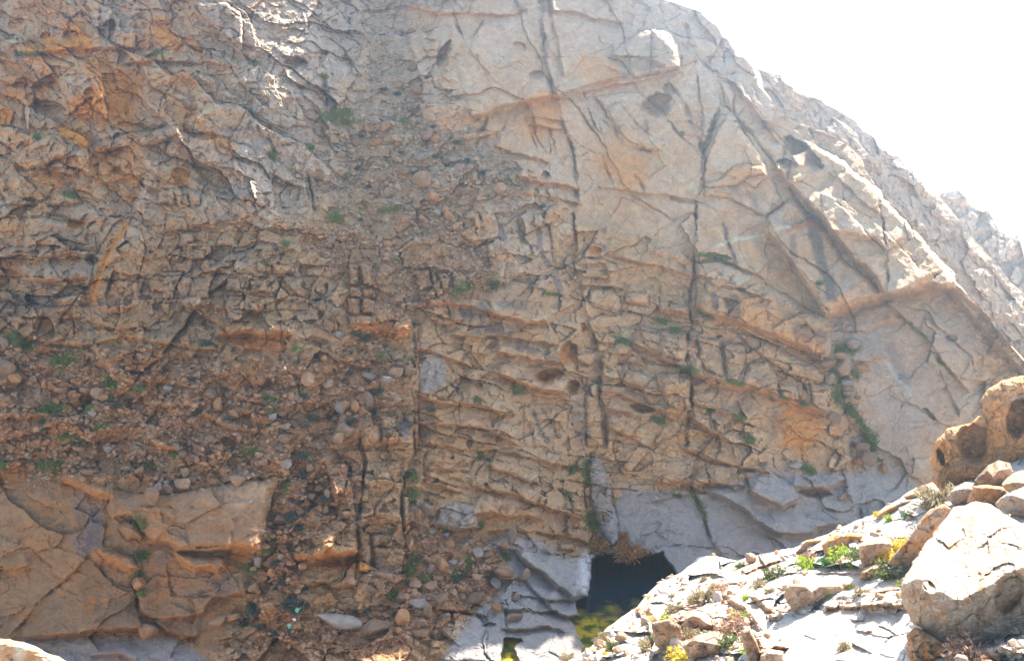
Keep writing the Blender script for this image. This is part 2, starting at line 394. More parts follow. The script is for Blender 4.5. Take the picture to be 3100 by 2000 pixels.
mSlab = S.mask(Z_SLAB, 30); mLayer = S.mask(Z_LAYER, 18, .5); mBlock = S.mask(Z_BLOCK, 22); mBed = S.mask(Z_BED, 25); mCrag = S.mask(Z_CRAG, 60)
mGully = S.mask(Z_GULLY, 22); mSoil = S.mask(Z_SOIL, 26); mSoil2 = S.mask(Z_SOIL2, 18); mSmooth = S.mask(Z_SMOOTH, 18, .4); mPol = S.mask(Z_POLISH, 14, .3); mFloor = S.mask(Z_FLOOR, 10, .3)
mScree = np.clip(mGully+mSoil+mSoil2, 0, 1)
rough = np.clip(1-.80*mSlab-.55*mLayer-.28*mScree-.82*mSmooth-.85*mPol-.85*mFloor, .10, 1)

# --- base colour of the rock: big soft patches, set by where each kind of rock lies
n1 = fbm(U/260, V/260, 4, 1); n2 = fbm(U/90+9, V/70, 4, 5); n3 = fbm(U/30, V/30+4, 3, 8)
def mixc(c, k, a): a = np.clip(a, 0, 1)[..., None]; return c*(1-a)+PAL[k]*a
col = np.zeros(U.shape+(3,), np.float32)+PAL['tan']
col = mixc(col, 'grey', .55*sstep(-.2, .5, n2+.25*n1))
col = mixc(col, 'orange', .55*mCrag*sstep(.0, .55, fbm(U/80, V/60, 4, 13)+.15*sstep(900, 100, U)))
col = mixc(col, 'grey', .75*mCrag*sstep(600, 1100, U+.5*V-300*n1))
col = mixc(col, 'pale', .75*mSlab*(.55+.5*n2))
col = mixc(col, 'pink', .30*mSlab*sstep(-.1, .5, n1)); col = mixc(col, 'ochre', .30*mSlab*sstep(-.2, .5, fbm(U/110, V/110, 3, 180)))
col = mixc(col, 'ochre', .30*mLayer*sstep(-.1, .5, n2))
col = mixc(col, 'soil', .85*np.clip(mSoil+mSoil2, 0, 1))
col = mixc(col, 'grey', .5*mGully*sstep(900, 300, V)); col = mixc(col, 'soil', .6*mGully*sstep(500, 900, V)); col = mixc(col, 'brown', .3*mGully); col = mixc(col, 'green', .16*mGully*sstep(-.1, .5, fbm(U/45, V/45, 3, 160)))
col = mixc(col, 'brown', .8*mSmooth*(.7+.5*n2)); col = mixc(col, 'pink', .35*mSmooth*sstep(.0, .5, n1))
col = mixc(col, 'polish', .9*mPol); col = mixc(col, 'bluegrey', .35*mPol*sstep(-.1, .4, n2)); col = mixc(col, 'polish', .9*mFloor)
col = mixc(col, 'cream', .35*sstep(.25, .6, n3)*(1-mPol)*(1-mSmooth)); col = mixc(col, 'brown', .30*sstep(.25, .6, -n3)*(1-mPol))
lowleft = sstep(1900, 700, U)*sstep(500, 1000, V)*(1-mPol)*(1-mFloor)
col = mixc(col, 'orange', .22*lowleft*sstep(-.3, .5, fbm(U/120, V/90, 4, 17))); col = mixc(col, 'rust', .34*lowleft*sstep(-.1, .5, fbm(U/70+5, V/50, 4, 27))); col = mixc(col, 'brown', .42*lowleft)
col = mixc(col, 'grey', .4*sstep(500, 0, V)*(1-mCrag*.6))
S.col = col.astype(np.float32)

# --- relief that no one could trace: facets at three sizes, jointed beds
wu = U+38*fbm(U/120, V/120, 4, 90); wv = V+38*fbm(U/120+40, V/120, 4, 94)       # bent coordinates
wu2 = U+14*fbm(U/45, V/45, 3, 98); wv2 = V+14*fbm(U/45+40, V/45, 3, 102)
f1, e1 = facets((wu+.35*wv)/150, wv/100+wu/850, 2); f2, e2 = facets((wu2+.3*wv2)/66, wv2/44, 4); f3, e3 = facets(U/25, V/19, 6)
def billow(x, y, seed, octv=3):
    q = 0; a = 1; n = 0
    for k in range(octv):
        q = q+a*np.sqrt(np.abs(vnoise(x, y, seed+k))+.004); n += a; a *= .45; x, y = x*1.5+y*1.2+3.1, y*1.5-x*1.2+8.7
    return q/n
part = sstep(-.05, .5, fbm(U/110, V/110, 3, 106))                              # joints open here, closed there
da, db = (wu*.80+wv*.60), (wv*.80-wu*.60)                                       # the left crag's joints dip to the right
h1, eh1 = facets(da/240, db/86, 14, .9); h2, eh2 = facets((da+.2*db)/96, db/40, 12, .9)
S.d += rough*(1-.75*mCrag)*(1.35*f1+.85*f2-.45*part*np.exp(-(e1/.05)**2))+rough*.36*f3+.14*np.clip(rough+.1, 0, 1)*facets(U/13, V/10, 3)[0]
S.d += mCrag*(1.9*h1+.85*h2-.5*part*np.exp(-(eh1/.045)**2))
S.d += rough*((1.1-.4*mCrag)*billow((wu+.4*wv)/190, wv/130, 110)+(.22-.1*mCrag)*billow(wu2/62, wv2/46, 116)+1.1*fbm(U/300, V/260, 3, 20))
k1, ek1 = facets((wu2+.2*wv2)/95, wv2/48, 10)
S.d += mSoil*(.9*fbm(U/110, V/70, 3, 140)+.7*k1)+mSmooth*(.9*facets((wu+.5*wv)/330, (wv-.3*wu)/210, 15, .5)[0])
S.d += (.10+.16*rough)*ridged(U/34, V/28, 4, 24)
S.d += .55*mSlab*fbm((U*.75-V*.66)/70, (V*.75+U*.66)/330, 3, 28)+.25*mSlab*billow((wu*.75-wv*.66)/60, (wv*.75+wu*.66)/260, 120)
g1, ge1 = facets((wu*.75-wv*.66)/190, (wv*.75+wu*.66)/420, 8, .6)
g2, ge2 = facets((wu2*.75-wv2*.66)/80, (wv2*.75+wu2*.66)/190, 12, .7)
S.d += mSlab*(.42*g2*sstep(-.2, .5, fbm(U/150, V/150, 2, 150)))
S.d += mSlab*(1.25*g1-.3*part*np.exp(-(ge1/.03)**2))
S.d += (mSmooth+mPol)*(.45*billow(wu/300, wv/190, 124)+.07*billow(wu2/80, wv2/40, 127))
S.d += mScree*(.22*ridged(U/16, V/14, 3, 30)+.35*fbm(U/60, V/60, 3, 33))
vary = sstep(-.4, .25, fbm(U/200, V/140, 3, 170))
S.d += mLayer*(.16*f2+.08*f3)
S.bricks(mLayer*vary, 13, 58, 150, .5, 3, .35, 2.0, wob=.75, label=('rock_block', 160), tint=.14, rnd=.10)
S.bricks(mLayer*part*vary, 15, 22, 110, .13, 6, .08, 1.6, wob=.9, rnd=.12)
S.bricks(mBlock*vary, 2, 48, 80, .6, 5, .36, 2.0, wob=1.0, label=('rock_block', 130), rnd=.2, tint=.12)
S.bricks(mBed*(.4+.6*vary), 3, 44, 190, .55, 9, .36, 2.0, wob=.9, label=('rock_block', 160), tint=.12, rnd=.15)
S.bricks(mCrag*.6, 30, 78, 190, .5, 10, .3, 2.6, wob=2.2, label=('rock_block', 260), rnd=.35)
S.bricks(mGully*.6, 4, 28, 44, .28, 12, .2, 1.8, wob=2.0)
S.bricks(mSoil*part, 6, 34, 74, .4, 7, .35, 2.0, wob=2.2, rnd=.35, tint=.12)
S.bricks(mPol, 24, 90, 380, .10, 13, .07, 2.0, wob=1.8, label=('rock_slab', 300), rnd=.2)

CLIFF_FEATURES = """
# ---- the great slabs of the right-hand face
p X 2.0 16 .2 .2 rock_slab great_smooth_slab_above_the_long_overhang : 2382,553 2440,610 2484,659 2521,705 2581,788 2645,837 2677,897 2737,886 2820,865 2866,872 2887,858 2866,812 2826,762 2756,680 2696,620 2646,566 2556,490 2470,440 2400,470
p X 1.1 20 .3 .1 rock_slab long_tan_slab_left_of_the_shaded_trench : 2325,655 2400,600 2480,672 2560,790 2640,852 2668,895 2590,910 2515,938 2495,928 2460,880 2390,790 2318,690
p X .9 16 .2 .1 rock_slab tall_slab_right_of_the_forked_crack : 2128,480 2180,350 2215,345 2300,470 2350,560 2370,610 2320,660 2210,600 2130,590
p X .8 16 .2 0 rock_slab slanting_slab_below_the_summit : 2240,250 2290,330 2380,440 2360,520 2300,440 2200,320 2180,250

# ---- upper left crag
c A 3 .9 : 0,362 180,366 420,386 620,402 860,432 1090,442 1290,432
l A 1.3 40 14 .9 : 180,345 420,330 560,318 700,322 860,316
l A .9 30 12 .8 : 860,410 1100,400 1300,420 1360,400 1540,440
p A 1.3 22 .2 -.2 rock_block bulging_orange_crag_with_a_round_hole : 380,540 400,500 470,440 560,440 640,500 690,590 700,640 640,660 600,720 520,720 440,660
h A 1.4 10 orange .7 : 590,625 42,52
p A 1.2 18 0 -.2 rock_block rounded_grey-topped_block_on_the_slanting_joint : 100,1070 160,970 280,900 400,890 450,960 430,1020 340,1060 300,1090 180,1115
l A 1.0 30 10 .8 : 110,1075 190,1118 300,1095 345,1058 430,1020
c A 4 1.2 : 0,1165 100,1140 330,1078 470,1010 600,958 720,928 820,882 1000,852 1150,812 1290,760
p A 1.0 10 .4 .5 rock_block pale_sunlit_knob_above_the_slanting_joint : 820,890 960,850 1190,830 1170,880 1000,960 940,960
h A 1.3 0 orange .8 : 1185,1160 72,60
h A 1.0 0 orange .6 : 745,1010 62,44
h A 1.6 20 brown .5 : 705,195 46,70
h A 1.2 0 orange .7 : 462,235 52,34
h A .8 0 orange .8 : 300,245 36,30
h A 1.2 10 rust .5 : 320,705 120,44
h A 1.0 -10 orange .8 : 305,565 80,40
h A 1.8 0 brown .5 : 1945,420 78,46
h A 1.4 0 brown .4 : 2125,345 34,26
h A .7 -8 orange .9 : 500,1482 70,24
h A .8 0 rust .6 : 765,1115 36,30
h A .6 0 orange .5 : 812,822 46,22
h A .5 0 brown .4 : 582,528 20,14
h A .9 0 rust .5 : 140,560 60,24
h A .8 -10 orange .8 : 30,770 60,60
s A 30 orange .7 : 1070,180 1150,290
s A 34 orange .7 : 480,190 560,300 330,320 200,330
s A 40 orange .6 : 640,440 760,520 860,560
s A 50 orange .65 : 560,700 760,720 700,620
s A 26 orange .7 : 430,850 560,920
s A 30 rust .5 : 40,400 160,520 40,600
s A 18 orange .6 : 1260,280 1330,360
s A 22 orange .5 : 1380,900 1500,960
c A 3 .9 : 650,40 648,170 652,300
c A 2.5 .8 : 985,150 990,290
c A 2.5 .7 : 1110,30 1140,110 1110,200
c A 3 1.0 : 880,0 890,100 880,200 900,320
p A 1.2 10 .5 .0 rock_slab pale_pillar_with_a_sunlit_right_edge : 1280,20 1480,10 1590,100 1590,340 1440,210 1330,110
c A 2 .6 : 1440,60 1445,200
l A 1.0 120 12 .3 : 1240,0 1330,130 1450,240 1580,360 1640,395
c A 3 .9 : 1190,200 1240,300 1330,350
b A 1.4 20 : 1240,490 150,40
b A 1.2 30 : 1160,640 110,40
b A .9 0 : 890,70 24,60
b A .8 30 : 1380,1050 60,60
b A .9 20 : 1830,140 50,30
c A 3 .9 : 1260,1040 1330,1180 1420,1230 1530,1240
c A 3 .8 : 1540,1050 1540,1150 1610,1230
c A 3 .8 : 1500,950 1530,1020 1640,1080
c A 3 .8 : 1740,1120 1860,1190 1990,1230
c A 3 .8 : 1690,830 1760,930 1830,1000
c A 2.5 .7 : 1930,620 1990,760 2080,800
c A 2.5 .6 : 1590,560 1680,680 1740,740
s A 12 dark .7 : 2140,560 2165,640 2195,720
c A 4 1.0 : 2140,540 2145,700
c A 4 .9 : 2010,1130 2050,1290 2062,1380
s A 10 dark .6 : 2010,1140 2050,1290
c A 3 1.0 : 0,1352 150,1346 340,1352 540,1332
c A 3 .9 : 1050,1242 1250,1236 1400,1252 1550,1290
p A .9 12 0 0 rock_block : 1040,1250 1140,1250 1150,1340 1040,1345
p A .9 14 0 0 rock_block : 1150,1290 1230,1280 1240,1360 1180,1375
p A .8 14 0 0 rock_block : 1240,1250 1310,1260 1320,1350 1240,1355
p A .8 12 0 0 rock_block : 1100,1420 1210,1430 1240,1519 1080,1519
l A .8 30 9 .6 : 1220,1500 1330,1490 1430,1500
# dyke rib
s A 24 pink .8 : 1250,840 1150,930 1130,1010 1010,1090 970,1200 925,1330 900,1440 840,1540
b A .6 -55 : 1150,960 70,34
b A .6 -65 : 985,1170 120,34
b A .6 -75 : 915,1390 100,40
# ---- top of the middle
c B 5 1.3 : 1400,-60 1400,0 1385,150 1410,330 1430,470 1460,600
c B 5 1.4 : 1460,600 1490,640 1520,780 1560,900 1600,1000 1620,1080 1630,1230 1620,1330
s B 10 dark .35 : 1388,140 1410,330 1432,470 1462,610
l B .6 50 8 .2 : 1440,-40 1462,130 1500,330 1530,480
l B 2.0 70 22 .8 : 940,772 1020,752 1100,712 1200,692 1300,667 1462,642
l B .9 50 8 .4 : 1505,628 1600,592 1750,547 1830,522 1920,507
l B .9 60 8 .4 : 1510,650 1800,568 2100,522 2290,472
l B .8 40 10 .6 : 490,42 620,72 740,97 900,82
l B .8 40 8 .4 : 950,97 1200,92 1260,72
l B .9 40 8 .6 : 1460,72 1600,82 1780,132 1900,152
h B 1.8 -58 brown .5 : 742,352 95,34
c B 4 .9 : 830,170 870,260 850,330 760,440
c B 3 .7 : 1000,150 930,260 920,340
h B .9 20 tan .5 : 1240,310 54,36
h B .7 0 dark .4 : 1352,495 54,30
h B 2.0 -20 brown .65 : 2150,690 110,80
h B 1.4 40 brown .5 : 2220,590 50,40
p B 1.5 26 .3 -.2 rock_block big_rounded_block_with_a_sunlit_rim_near_the_summit : 1830,380 1900,300 2060,200 2180,205 2280,310 2300,440 2200,480 2000,505 1900,400
h B .9 10 brown .35 : 2020,420 190,50
l B 1.0 50 10 .5 : 1100,962 1160,992 1280,1022 1410,1057
l B 1.2 60 10 .6 : 1250,1162 1330,1192 1500,1212 1610,1242
h B 1.2 0 brown .5 : 1412,1160 40,34
l B .8 40 8 .6 : 1300,1272 1420,1292 1500,1302 1610,1332
l B .5 40 6 .5 : 1300,772 1380,772 1520,792
l B .6 40 6 .5 : 1320,822 1510,847
s B 60 orange .45 : 1400,720 1400,800
c B 3 .7 : 1320,880 1345,960 1370,1040
c B 3 .6 : 1090,870 1100,960
c B 3 .6 : 1440,920 1450,1000
c B 3 .8 : 1660,610 1720,780 1740,860
c B 4 1.0 : 1720,620 1800,720 1870,880 1930,950 2050,990 2180,1000
p B .7 26 .2 0 rock_slab tan_slab_ending_in_a_rounded_toe : 1810,700 1890,860 1960,930 2080,985 2180,985 2200,940 2080,880 1980,780 1900,680
c B 3 .8 : 1800,1060 1860,1220
c B 4 .9 : 2010,1160 2060,1250
l B .5 40 6 .4 : 1780,1232 1900,1247 2100,1272 2230,1282 2390,1312
c B 6 1.1 : 2230,530 2290,650 2390,850
s B 60 orange .35 : 1880,1080 2000,1120
s B 50 orange .35 : 1700,440 1800,480
p B 1.0 12 0 0 rock_block : 1340,1410 1390,1400 1420,1470 1380,1495 1335,1480
# ---- summit and right slabs
p C 1.2 24 .3 -.2 rock_slab : -60,190 40,200 110,280 132,370 130,450 60,470 -60,490
c C 4 .9 : 170,170 190,290 225,302
c C 4 .8 : 320,410 340,360 400,270
c C 5 1.0 : 150,300 300,440 420,500 480,490
l C .9 160 10 .3 : 390,500 480,552 600,700 690,830
c C 5 1.2 : 480,552 600,692 690,822 770,932
c C 3 .9 : 240,500 258,700 270,970
c C 4 1.2 : 380,650 340,820 290,960 280,1100 240,1250 220,1400 215,1530
s C 7 dark .3 : 330,860 290,1000 275,1130
l C .6 70 8 .2 : 420,770 370,850 330,960 290,1090
c C 4 .8 : 400,680 480,740 560,800 620,900 720,1050
p C .8 10 .2 .2 rock_block ragged_orange_flake_standing_proud_of_the_slab : 270,1215 380,1180 450,1110 560,1070 680,1100 690,1150 560,1165 500,1220 300,1232
a C 10 ochre .7 : 440,1110 560,1065 690,1110 680,1160 560,1170 450,1190
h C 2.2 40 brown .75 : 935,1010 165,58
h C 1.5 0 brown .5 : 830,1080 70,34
b C 1.2 -10 : 900,1165 52,26
l C 1.4 220 20 .4 : 770,1120 830,1200 960,1320 1040,1400 1110,1519 1400,1560 1465,1640
c C 4 .8 : 850,1240 960,1400 1000,1480
c C 3 .9 : 1130,1150 1240,1230 1300,1300 1440,1420
c C 3 .9 : 1150,1310 1250,1420 1340,1510 1460,1640
c C 3 .9 : 1430,1270 1440,1420 1465,1519 1490,1640
c C 4 .9 : 60,1300 200,1325 310,1340 360,1380 410,1500
c C 4 .9 : 890,850 960,930 1040,980
c C 4 .9 : 970,830 1030,960 1090,1010
s C 22 dark .25 : 480,1240 540,1400
s C 18 dark .3 : 600,1280 640,1400
# ---- left, below the crag
p D 1.0 30 .3 0 rock_slab broad_pinkish_buttress_of_the_dyke : 830,60 930,100 950,240 900,430 920,520 900,600 800,650 725,655 645,620 600,550 640,430 690,290 760,190
s D 14 orange .6 : 830,60 760,170 690,290 640,430 605,540
c D 3 .7 : 660,432 780,432 890,442
l D .9 30 9 .5 : 0,272 150,272 300,292 335,282
l D 1.0 40 9 .5 : 0,348 100,380 300,422 450,422 560,412
l D .9 40 8 .3 : 170,425 300,432 460,428
s D 30 dark .45 : 0,600 80,590 160,600
s D 20 dark .35 : 200,480 210,580
s D 16 dark .3 : 320,470 320,590
h D 1.2 0 brown .7 : 600,300 50,34
h D .9 0 orange .8 : 480,290 56,20
h D .8 0 brown .6 : 550,470 40,26
h D .7 0 orange .7 : 500,60 66,26
h D .6 0 orange .7 : 220,330 40,18
c D 4 1.2 : 1580,350 1480,440 1400,500 1320,590 1270,650 1230,720 1200,780 1130,850 1060,930 980,990 900,1080 850,1120
s D 8 brown .6 : 1480,440 1400,500 1320,590 1230,720
c D 3 .8 : 1300,680 1400,590
p D 1.0 10 0 -.1 rock_block : 1490,420 1570,420 1580,500 1480,500
p D 1.1 12 0 -.1 rock_block : 1475,510 1590,510 1610,600 1580,690 1500,680 1490,600
p D 1.0 12 0 0 rock_block : 1640,430 1750,430 1760,500 1650,515
p D .9 12 0 0 rock_block : 1640,580 1720,575 1740,610 1690,650 1650,620
p D .8 10 0 0 rock_block : 1100,220 1190,220 1180,300 1100,290
p D .8 10 0 0 rock_block : 1250,230 1340,230 1340,290 1260,290
p D .9 12 0 0 rock_block : 1170,110 1270,110 1270,180 1200,200
p D .8 12 0 0 rock_block : 970,440 1130,430 1140,500 980,510
p D .9 10 0 0 rock_block : 1050,570 1120,560 1110,650 1070,640
p D .8 12 0 0 rock_block : 1230,530 1330,540 1310,600 1250,650 1190,570
p D .8 12 0 0 rock_block : 360,210 460,200 460,260 360,280
p D .9 16 0 0 rock_block : 40,650 140,650 170,700 100,760 40,730
p D .8 12 0 0 rock_block : 1690,310 1790,320 1790,380 1700,370
p D .8 12 0 0 rock_block : 1800,320 1940,350 1930,388 1800,385
p D .8 10 0 0 rock_block : 1180,790 1240,780 1250,850 1190,850
l D 2.0 40 30 1.0 : 1440,790 1560,775 1720,780 1880,775
a D 10 rust .7 : 1450,790 1880,780 1880,895 1640,900 1470,840
l D 1.0 30 10 .7 : 640,742 780,747 880,742
l D .8 30 9 .7 : 660,845 800,800 1050,835 1300,880 1400,890
h D 1.0 -25 rust .7 : 1450,370 80,24
c D 3 1.0 : 2140,460 2150,600 2130,690
h D .9 0 brown .7 : 2110,660 18,36
l D .9 30 10 .6 : 100,760 230,820 400,850 600,855
c D 4 .9 : 280,640 240,760
c D 4 .8 : 480,620 490,780
l D .9 40 12 .6 : 620,870 700,1000 760,1080
p D .9 20 0 0 rock_block : 900,840 1000,850 980,960 920,980 890,920
p D .8 16 .2 0 rock_slab : 980,1000 1060,940 1080,1040 1000,1060
l D .8 30 9 .7 : 950,1090 1100,1100 1230,1130
l D .9 40 10 .7 : 960,1240 1100,1260 1230,1250
l D .8 40 10 .6 : 1350,1300 1480,1400 1700,1430 1820,1420
l D 1.0 50 12 .8 : 0,1310 150,1330 270,1320
l D 1.0 50 12 .9 : 30,1480 180,1440 330,1390
# ---- middle beds
c E 6 1.2 : 480,560 520,700 540,800 545,900 540,1100 545,1300 550,1519
l E .7 30 6 .3 : 574,1519 572,1300 572,1100 578,900 560,720
c E 4 1.4 : 1610,0 1600,100 1620,300 1650,470 1680,640 1720,800 1760,960 1770,1060 1780,1200 1800,1300 1820,1519
s E 7 dark .25 : 1690,700 1740,900 1770,1100 1800,1400
c E 4 1.3 : 2380,400 2370,600 2350,800 2340,900 2380,1100
l E 1.0 40 10 .5 : 590,600 740,590 900,600 1050,640
l E 1.2 40 10 .7 : 1060,662 1200,682 1300,702 1420,717
l E .9 26 9 .7 : 670,690 780,722 850,690
l E 1.0 40 9 .4 : 820,792 980,802 1110,802 1300,822 1480,847
l E 1.4 40 10 .6 : 1110,912 1250,922 1330,952 1480,972
l E .9 36 8 .6 : 580,882 650,892 800,952 900,992
l E 1.4 40 12 .8 : 1120,1052 1200,1082 1300,1132 1420,1152 1540,1172
l E 1.0 40 10 .6 : 600,1192 750,1242 850,1242 920,1252
l E 1.0 36 9 .6 : 920,1242 1030,1262 1100,1302 1190,1312
l E .8 36 8 .5 : 700,1382 830,1382 1000,1392 1200,1502
l E .8 36 8 .5 : 1230,1152 1400,1192 1540,1212
s E 26 dark .6 : 900,630 1000,640
s E 22 dark .4 : 1000,740 1150,780
s E 18 dark .4 : 1150,590 1260,600
s E 16 dark .45 : 1240,850 1340,890
s E 16 dark .45 : 1420,930 1480,960
c E 5 1.4 : 1370,610 1430,700 1480,800 1510,880 1590,960
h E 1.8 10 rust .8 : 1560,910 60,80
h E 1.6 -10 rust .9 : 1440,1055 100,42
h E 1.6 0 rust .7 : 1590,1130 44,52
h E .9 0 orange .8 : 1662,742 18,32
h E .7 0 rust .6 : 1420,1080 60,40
p E .9 10 0 0 rock_block : 1610,930 1720,900 1735,960 1690,990 1620,960
p E .9 10 0 0 rock_block : 1620,980 1700,1000 1700,1040 1620,1020
l E .8 36 7 .5 : 1660,322 1800,322 1830,402
l E .8 36 7 .5 : 1670,402 1810,422
l E .9 36 8 .5 : 1660,462 1830,472 1900,482
p E 1.3 24 0 -.2 rock_block rounded_boulder-like_block_beside_the_dark_dyke : 1700,490 1850,480 1900,540 1920,600 1880,650 1740,610 1690,560
h E 1.0 0 orange .8 : 1740,240 40,34
l E .9 50 8 .5 : 1830,262 2000,302 2180,342 2387,412
l E .7 36 8 .5 : 1730,822 1850,842
l E 1.3 60 9 .5 : 2000,852 2150,912 2280,982 2387,1032
l E 1.0 50 9 .5 : 1790,1062 1900,1082 2050,1142 2095,1222
l E 1.0 50 9 .6 : 1790,1162 1900,1172 2000,1222 2110,1262 2230,1332
l E .9 36 9 .6 : 1830,1272 1960,1302
l E .9 50 9 .5 : 1820,1392 1950,1452 2080,1519
h E 1.5 12 brown .7 : 2050,1268 90,26
p E 1.0 22 0 0 rock_block arched_hump_beside_the_dark_dyke : 1770,960 1810,890 1870,850 1950,845 2060,950 2070,1000 1940,960 1840,1020
p E 1.1 14 0 -.1 rock_block : 1940,510 2090,520 2090,600 1940,580
p E 1.1 14 0 -.1 rock_block : 2130,570 2350,600 2350,650 2180,640
p E 1.0 24 0 0 rock_block tall_brown-streaked_block_beside_the_grassy_crack : 2020,720 2200,760 2340,780 2350,850 2330,960 2200,920 2060,850
p E 1.0 24 0 0 rock_slab : 2130,1040 2240,1030 2370,1080 2370,1260 2300,1290 2200,1230 2160,1120
p E 1.2 10 0 0 rock_block : 2330,1200 2360,1195 2380,1290 2335,1290
p E .8 12 0 0 rock_block : 120,330 180,320 190,460 125,470
p E .9 12 0 0 rock_block : 190,325 270,335 270,465 215,460
p E .8 12 0 0 rock_block : 125,475 205,475 200,540 130,545
p E .8 12 0 0 rock_block : 210,480 295,485 295,550 215,540
p E .9 14 0 0 rock_block : 110,550 200,545 200,655 115,645
p E .9 14 0 0 rock_block : 210,550 290,560 285,650 210,655
p E .8 10 0 0 rock_block : 115,665 300,665 310,720 130,715
l E 2.2 40 34 1.0 : 160,745 320,752 500,762
a E 10 orange .8 : 170,750 500,765 498,865 400,850 320,800 200,775
p E 1.1 14 0 -.1 rock_block : 550,370 650,360 680,470 590,490 555,450
p E 1.0 12 0 0 rock_block : 575,505 690,500 690,545 590,555
p E 1.3 14 0 -.1 rock_block : 790,390 860,372 895,400 890,480 820,492
p E 1.0 12 0 0 rock_block : 655,365 700,400 740,520 700,545 680,470
p E 1.0 12 0 0 rock_block : 690,380 780,380 780,470 740,500
p E 1.3 10 0 0 rock_block : 470,590 570,570 580,600 540,640
s E 10 dark .55 : 1240,50 1260,170
s E 10 dark .5 : 1360,110 1400,280 1440,340
s E 11 purple .6 : 1490,420 1500,490
s E 8 dark .5 : 1110,70 1130,160
c E 4 1.0 : 980,0 1020,150 1050,330
c E 3 .9 : 870,0 870,120
l E .9 30 8 .4 : 870,130 940,185 1010,165
p E .8 30 .3 0 rock_slab smooth_grey_pillar_between_two_dark_cracks : 1685,1070 1755,1085 1770,1200 1800,1519 1690,1519 1670,1300
a E 14 purple .4 : 1560,1190 1690,1180 1690,1519 1600,1519
s E 40 bluegrey .55 : 670,960 670,1070
p E .3 60 .1 0 rock_slab black-streaked_grey_slab : 1270,1240 1400,1235 1555,1250 1560,1500 1500,1519 1280,1519 1260,1400
s E 9 dark .5 : 1330,1290 1420,1480
s E 8 dark .45 : 1400,1280 1500,1450
s E 8 dark .4 : 1300,1380 1340,1500
c E 3 .8 : 790,1000 830,1160
s E 6 dark .6 : 800,1120 850,1170
h E .8 0 rust .5 : 975,1120 30,24
p E .9 14 0 0 rock_block : 195,1400 330,1380 325,1490 240,1519 195,1510
p E .9 12 0 0 rock_block : 340,1320 440,1310 430,1400 345,1400
s E 18 purple .6 : 490,1360 490,1440
# ---- right, lower slabs
c F 3 1.2 : 220,-10 225,250 215,380 190,580 200,720 170,850 165,960 200,1060 205,1280 185,1519
s F 6 dark .22 : 222,40 218,380 190,600
p F 2.6 60 0 -.4 rock_slab long_whale-backed_slab_with_a_dark_streaked_face : 240,312 360,302 490,335 640,405 800,515 960,615 1090,685 1122,735 1120,900 1090,940 1030,920 830,830 640,755 470,700 300,645 225,600
l F 1.0 40 10 .7 : 230,612 330,662 480,712 640,762 830,842 960,902 1050,952
l F .8 40 6 .4 : 240,402 380,462 500,482 620,522 710,557
a F 26 ochre .55 : 420,500 900,640 1080,760 1060,900 800,810 520,690
s F 14 dark .6 : 350,520 370,600
s F 20 dark .55 : 480,560 490,660
s F 10 dark .6 : 430,560 440,650
s F 26 dark .45 : 900,760 1060,800
l F 1.3 60 10 .4 : 240,295 360,280 500,335 640,405 690,445
h F 1.0 12 brown .4 : 390,278 90,20
l F 1.2 180 14 .3 : 700,50 690,100 780,230 850,300 920,420 1000,530 1040,605
c F 4 .9 : 405,-10 410,100 450,200 490,310
s F 8 dark .55 : 410,60 450,200 490,310
s F 22 dark .6 : 1000,60 1020,160 1050,300 1090,420 1130,530
s F 9 dark .4 : 870,150 880,300
s F 22 dark .22 : 620,100 700,300
s F 26 dark .25 : 780,200 830,330
s F 10 rust .6 : 850,95 920,60 1000,55 1070,100
s F 6 cream .7 : 370,205 470,170 600,140 720,105 850,75
c F 3 .6 : 340,215 470,170 600,140 720,105 850,75
l F 1.8 220 26 .5 : 980,-60 1050,20 1130,120 1260,300 1400,405 1470,540
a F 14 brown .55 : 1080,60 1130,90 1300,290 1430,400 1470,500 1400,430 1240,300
l F 3.2 150 28 .4 : 1095,660 1150,625 1250,605 1400,555 1450,535 1600,512 1780,467 1880,482 1925,452
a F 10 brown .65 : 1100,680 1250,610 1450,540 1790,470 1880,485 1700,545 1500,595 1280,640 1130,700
c F 3 .8 : 1450,0 1480,180 1500,500 1500,580
c F 4 1.0 : 1500,590 1600,680 1750,820 1860,980 2000,1150
l F 1.2 160 12 .3 : 1500,590 1600,680 1750,820 1860,980 2000,1150
c F 4 .8 : 1750,590 1830,660 1900,740
l F 1.6 160 14 .3 : 1900,500 1990,590 2100,740 2250,900 2387,1045
h F .8 0 purple .4 : 1910,810 40,26
c F 5 1.0 : 1120,740 1130,850 1200,1050 1150,1200 1250,1350 1350,1450
l F .7 40 10 .8 : 1200,760 1350,765 1540,680
l F .7 40 10 .7 : 1280,960 1400,950 1460,940
s F 20 purple .5 : 1500,880 1560,980 1610,1100
s F 9 white .6 : 1470,960 1560,1080 1640,1180
a F 20 bluegrey .6 : 1130,700 1400,640 1480,720 1460,1000 1300,1000 1180,860
a F 26 bluegrey .4 : 1340,1160 1600,1100 1750,1400 1500,1400
c F 4 .8 : 1840,1040 1900,1180 1960,1300
h F 1.0 40 brown .6 : 1760,1310 60,18
l F .8 60 12 .5 : 1100,640 1105,700 1120,760
l F 1.4 50 10 .6 : 0,952 100,982 200,1042 430,1102 540,1132 650,1162 800,1212 960,1272 1090,1312
l F .9 40 8 .6 : 220,1062 350,1112 560,1152
l F 1.0 46 9 .6 : 220,1232 300,1262 470,1312 600,1382
l F 1.0 46 9 .6 : 0,1282 100,1302 200,1332 330,1432 450,1482
l F .8 40 8 .6 : 0,642 120,662 270,702
p F 1.2 20 0 -.1 rock_block : 580,970 700,960 760,1050 770,1180 640,1150 540,1100
p F 1.1 20 0 0 rock_block : 410,830 560,850 560,990 500,1090 430,1080
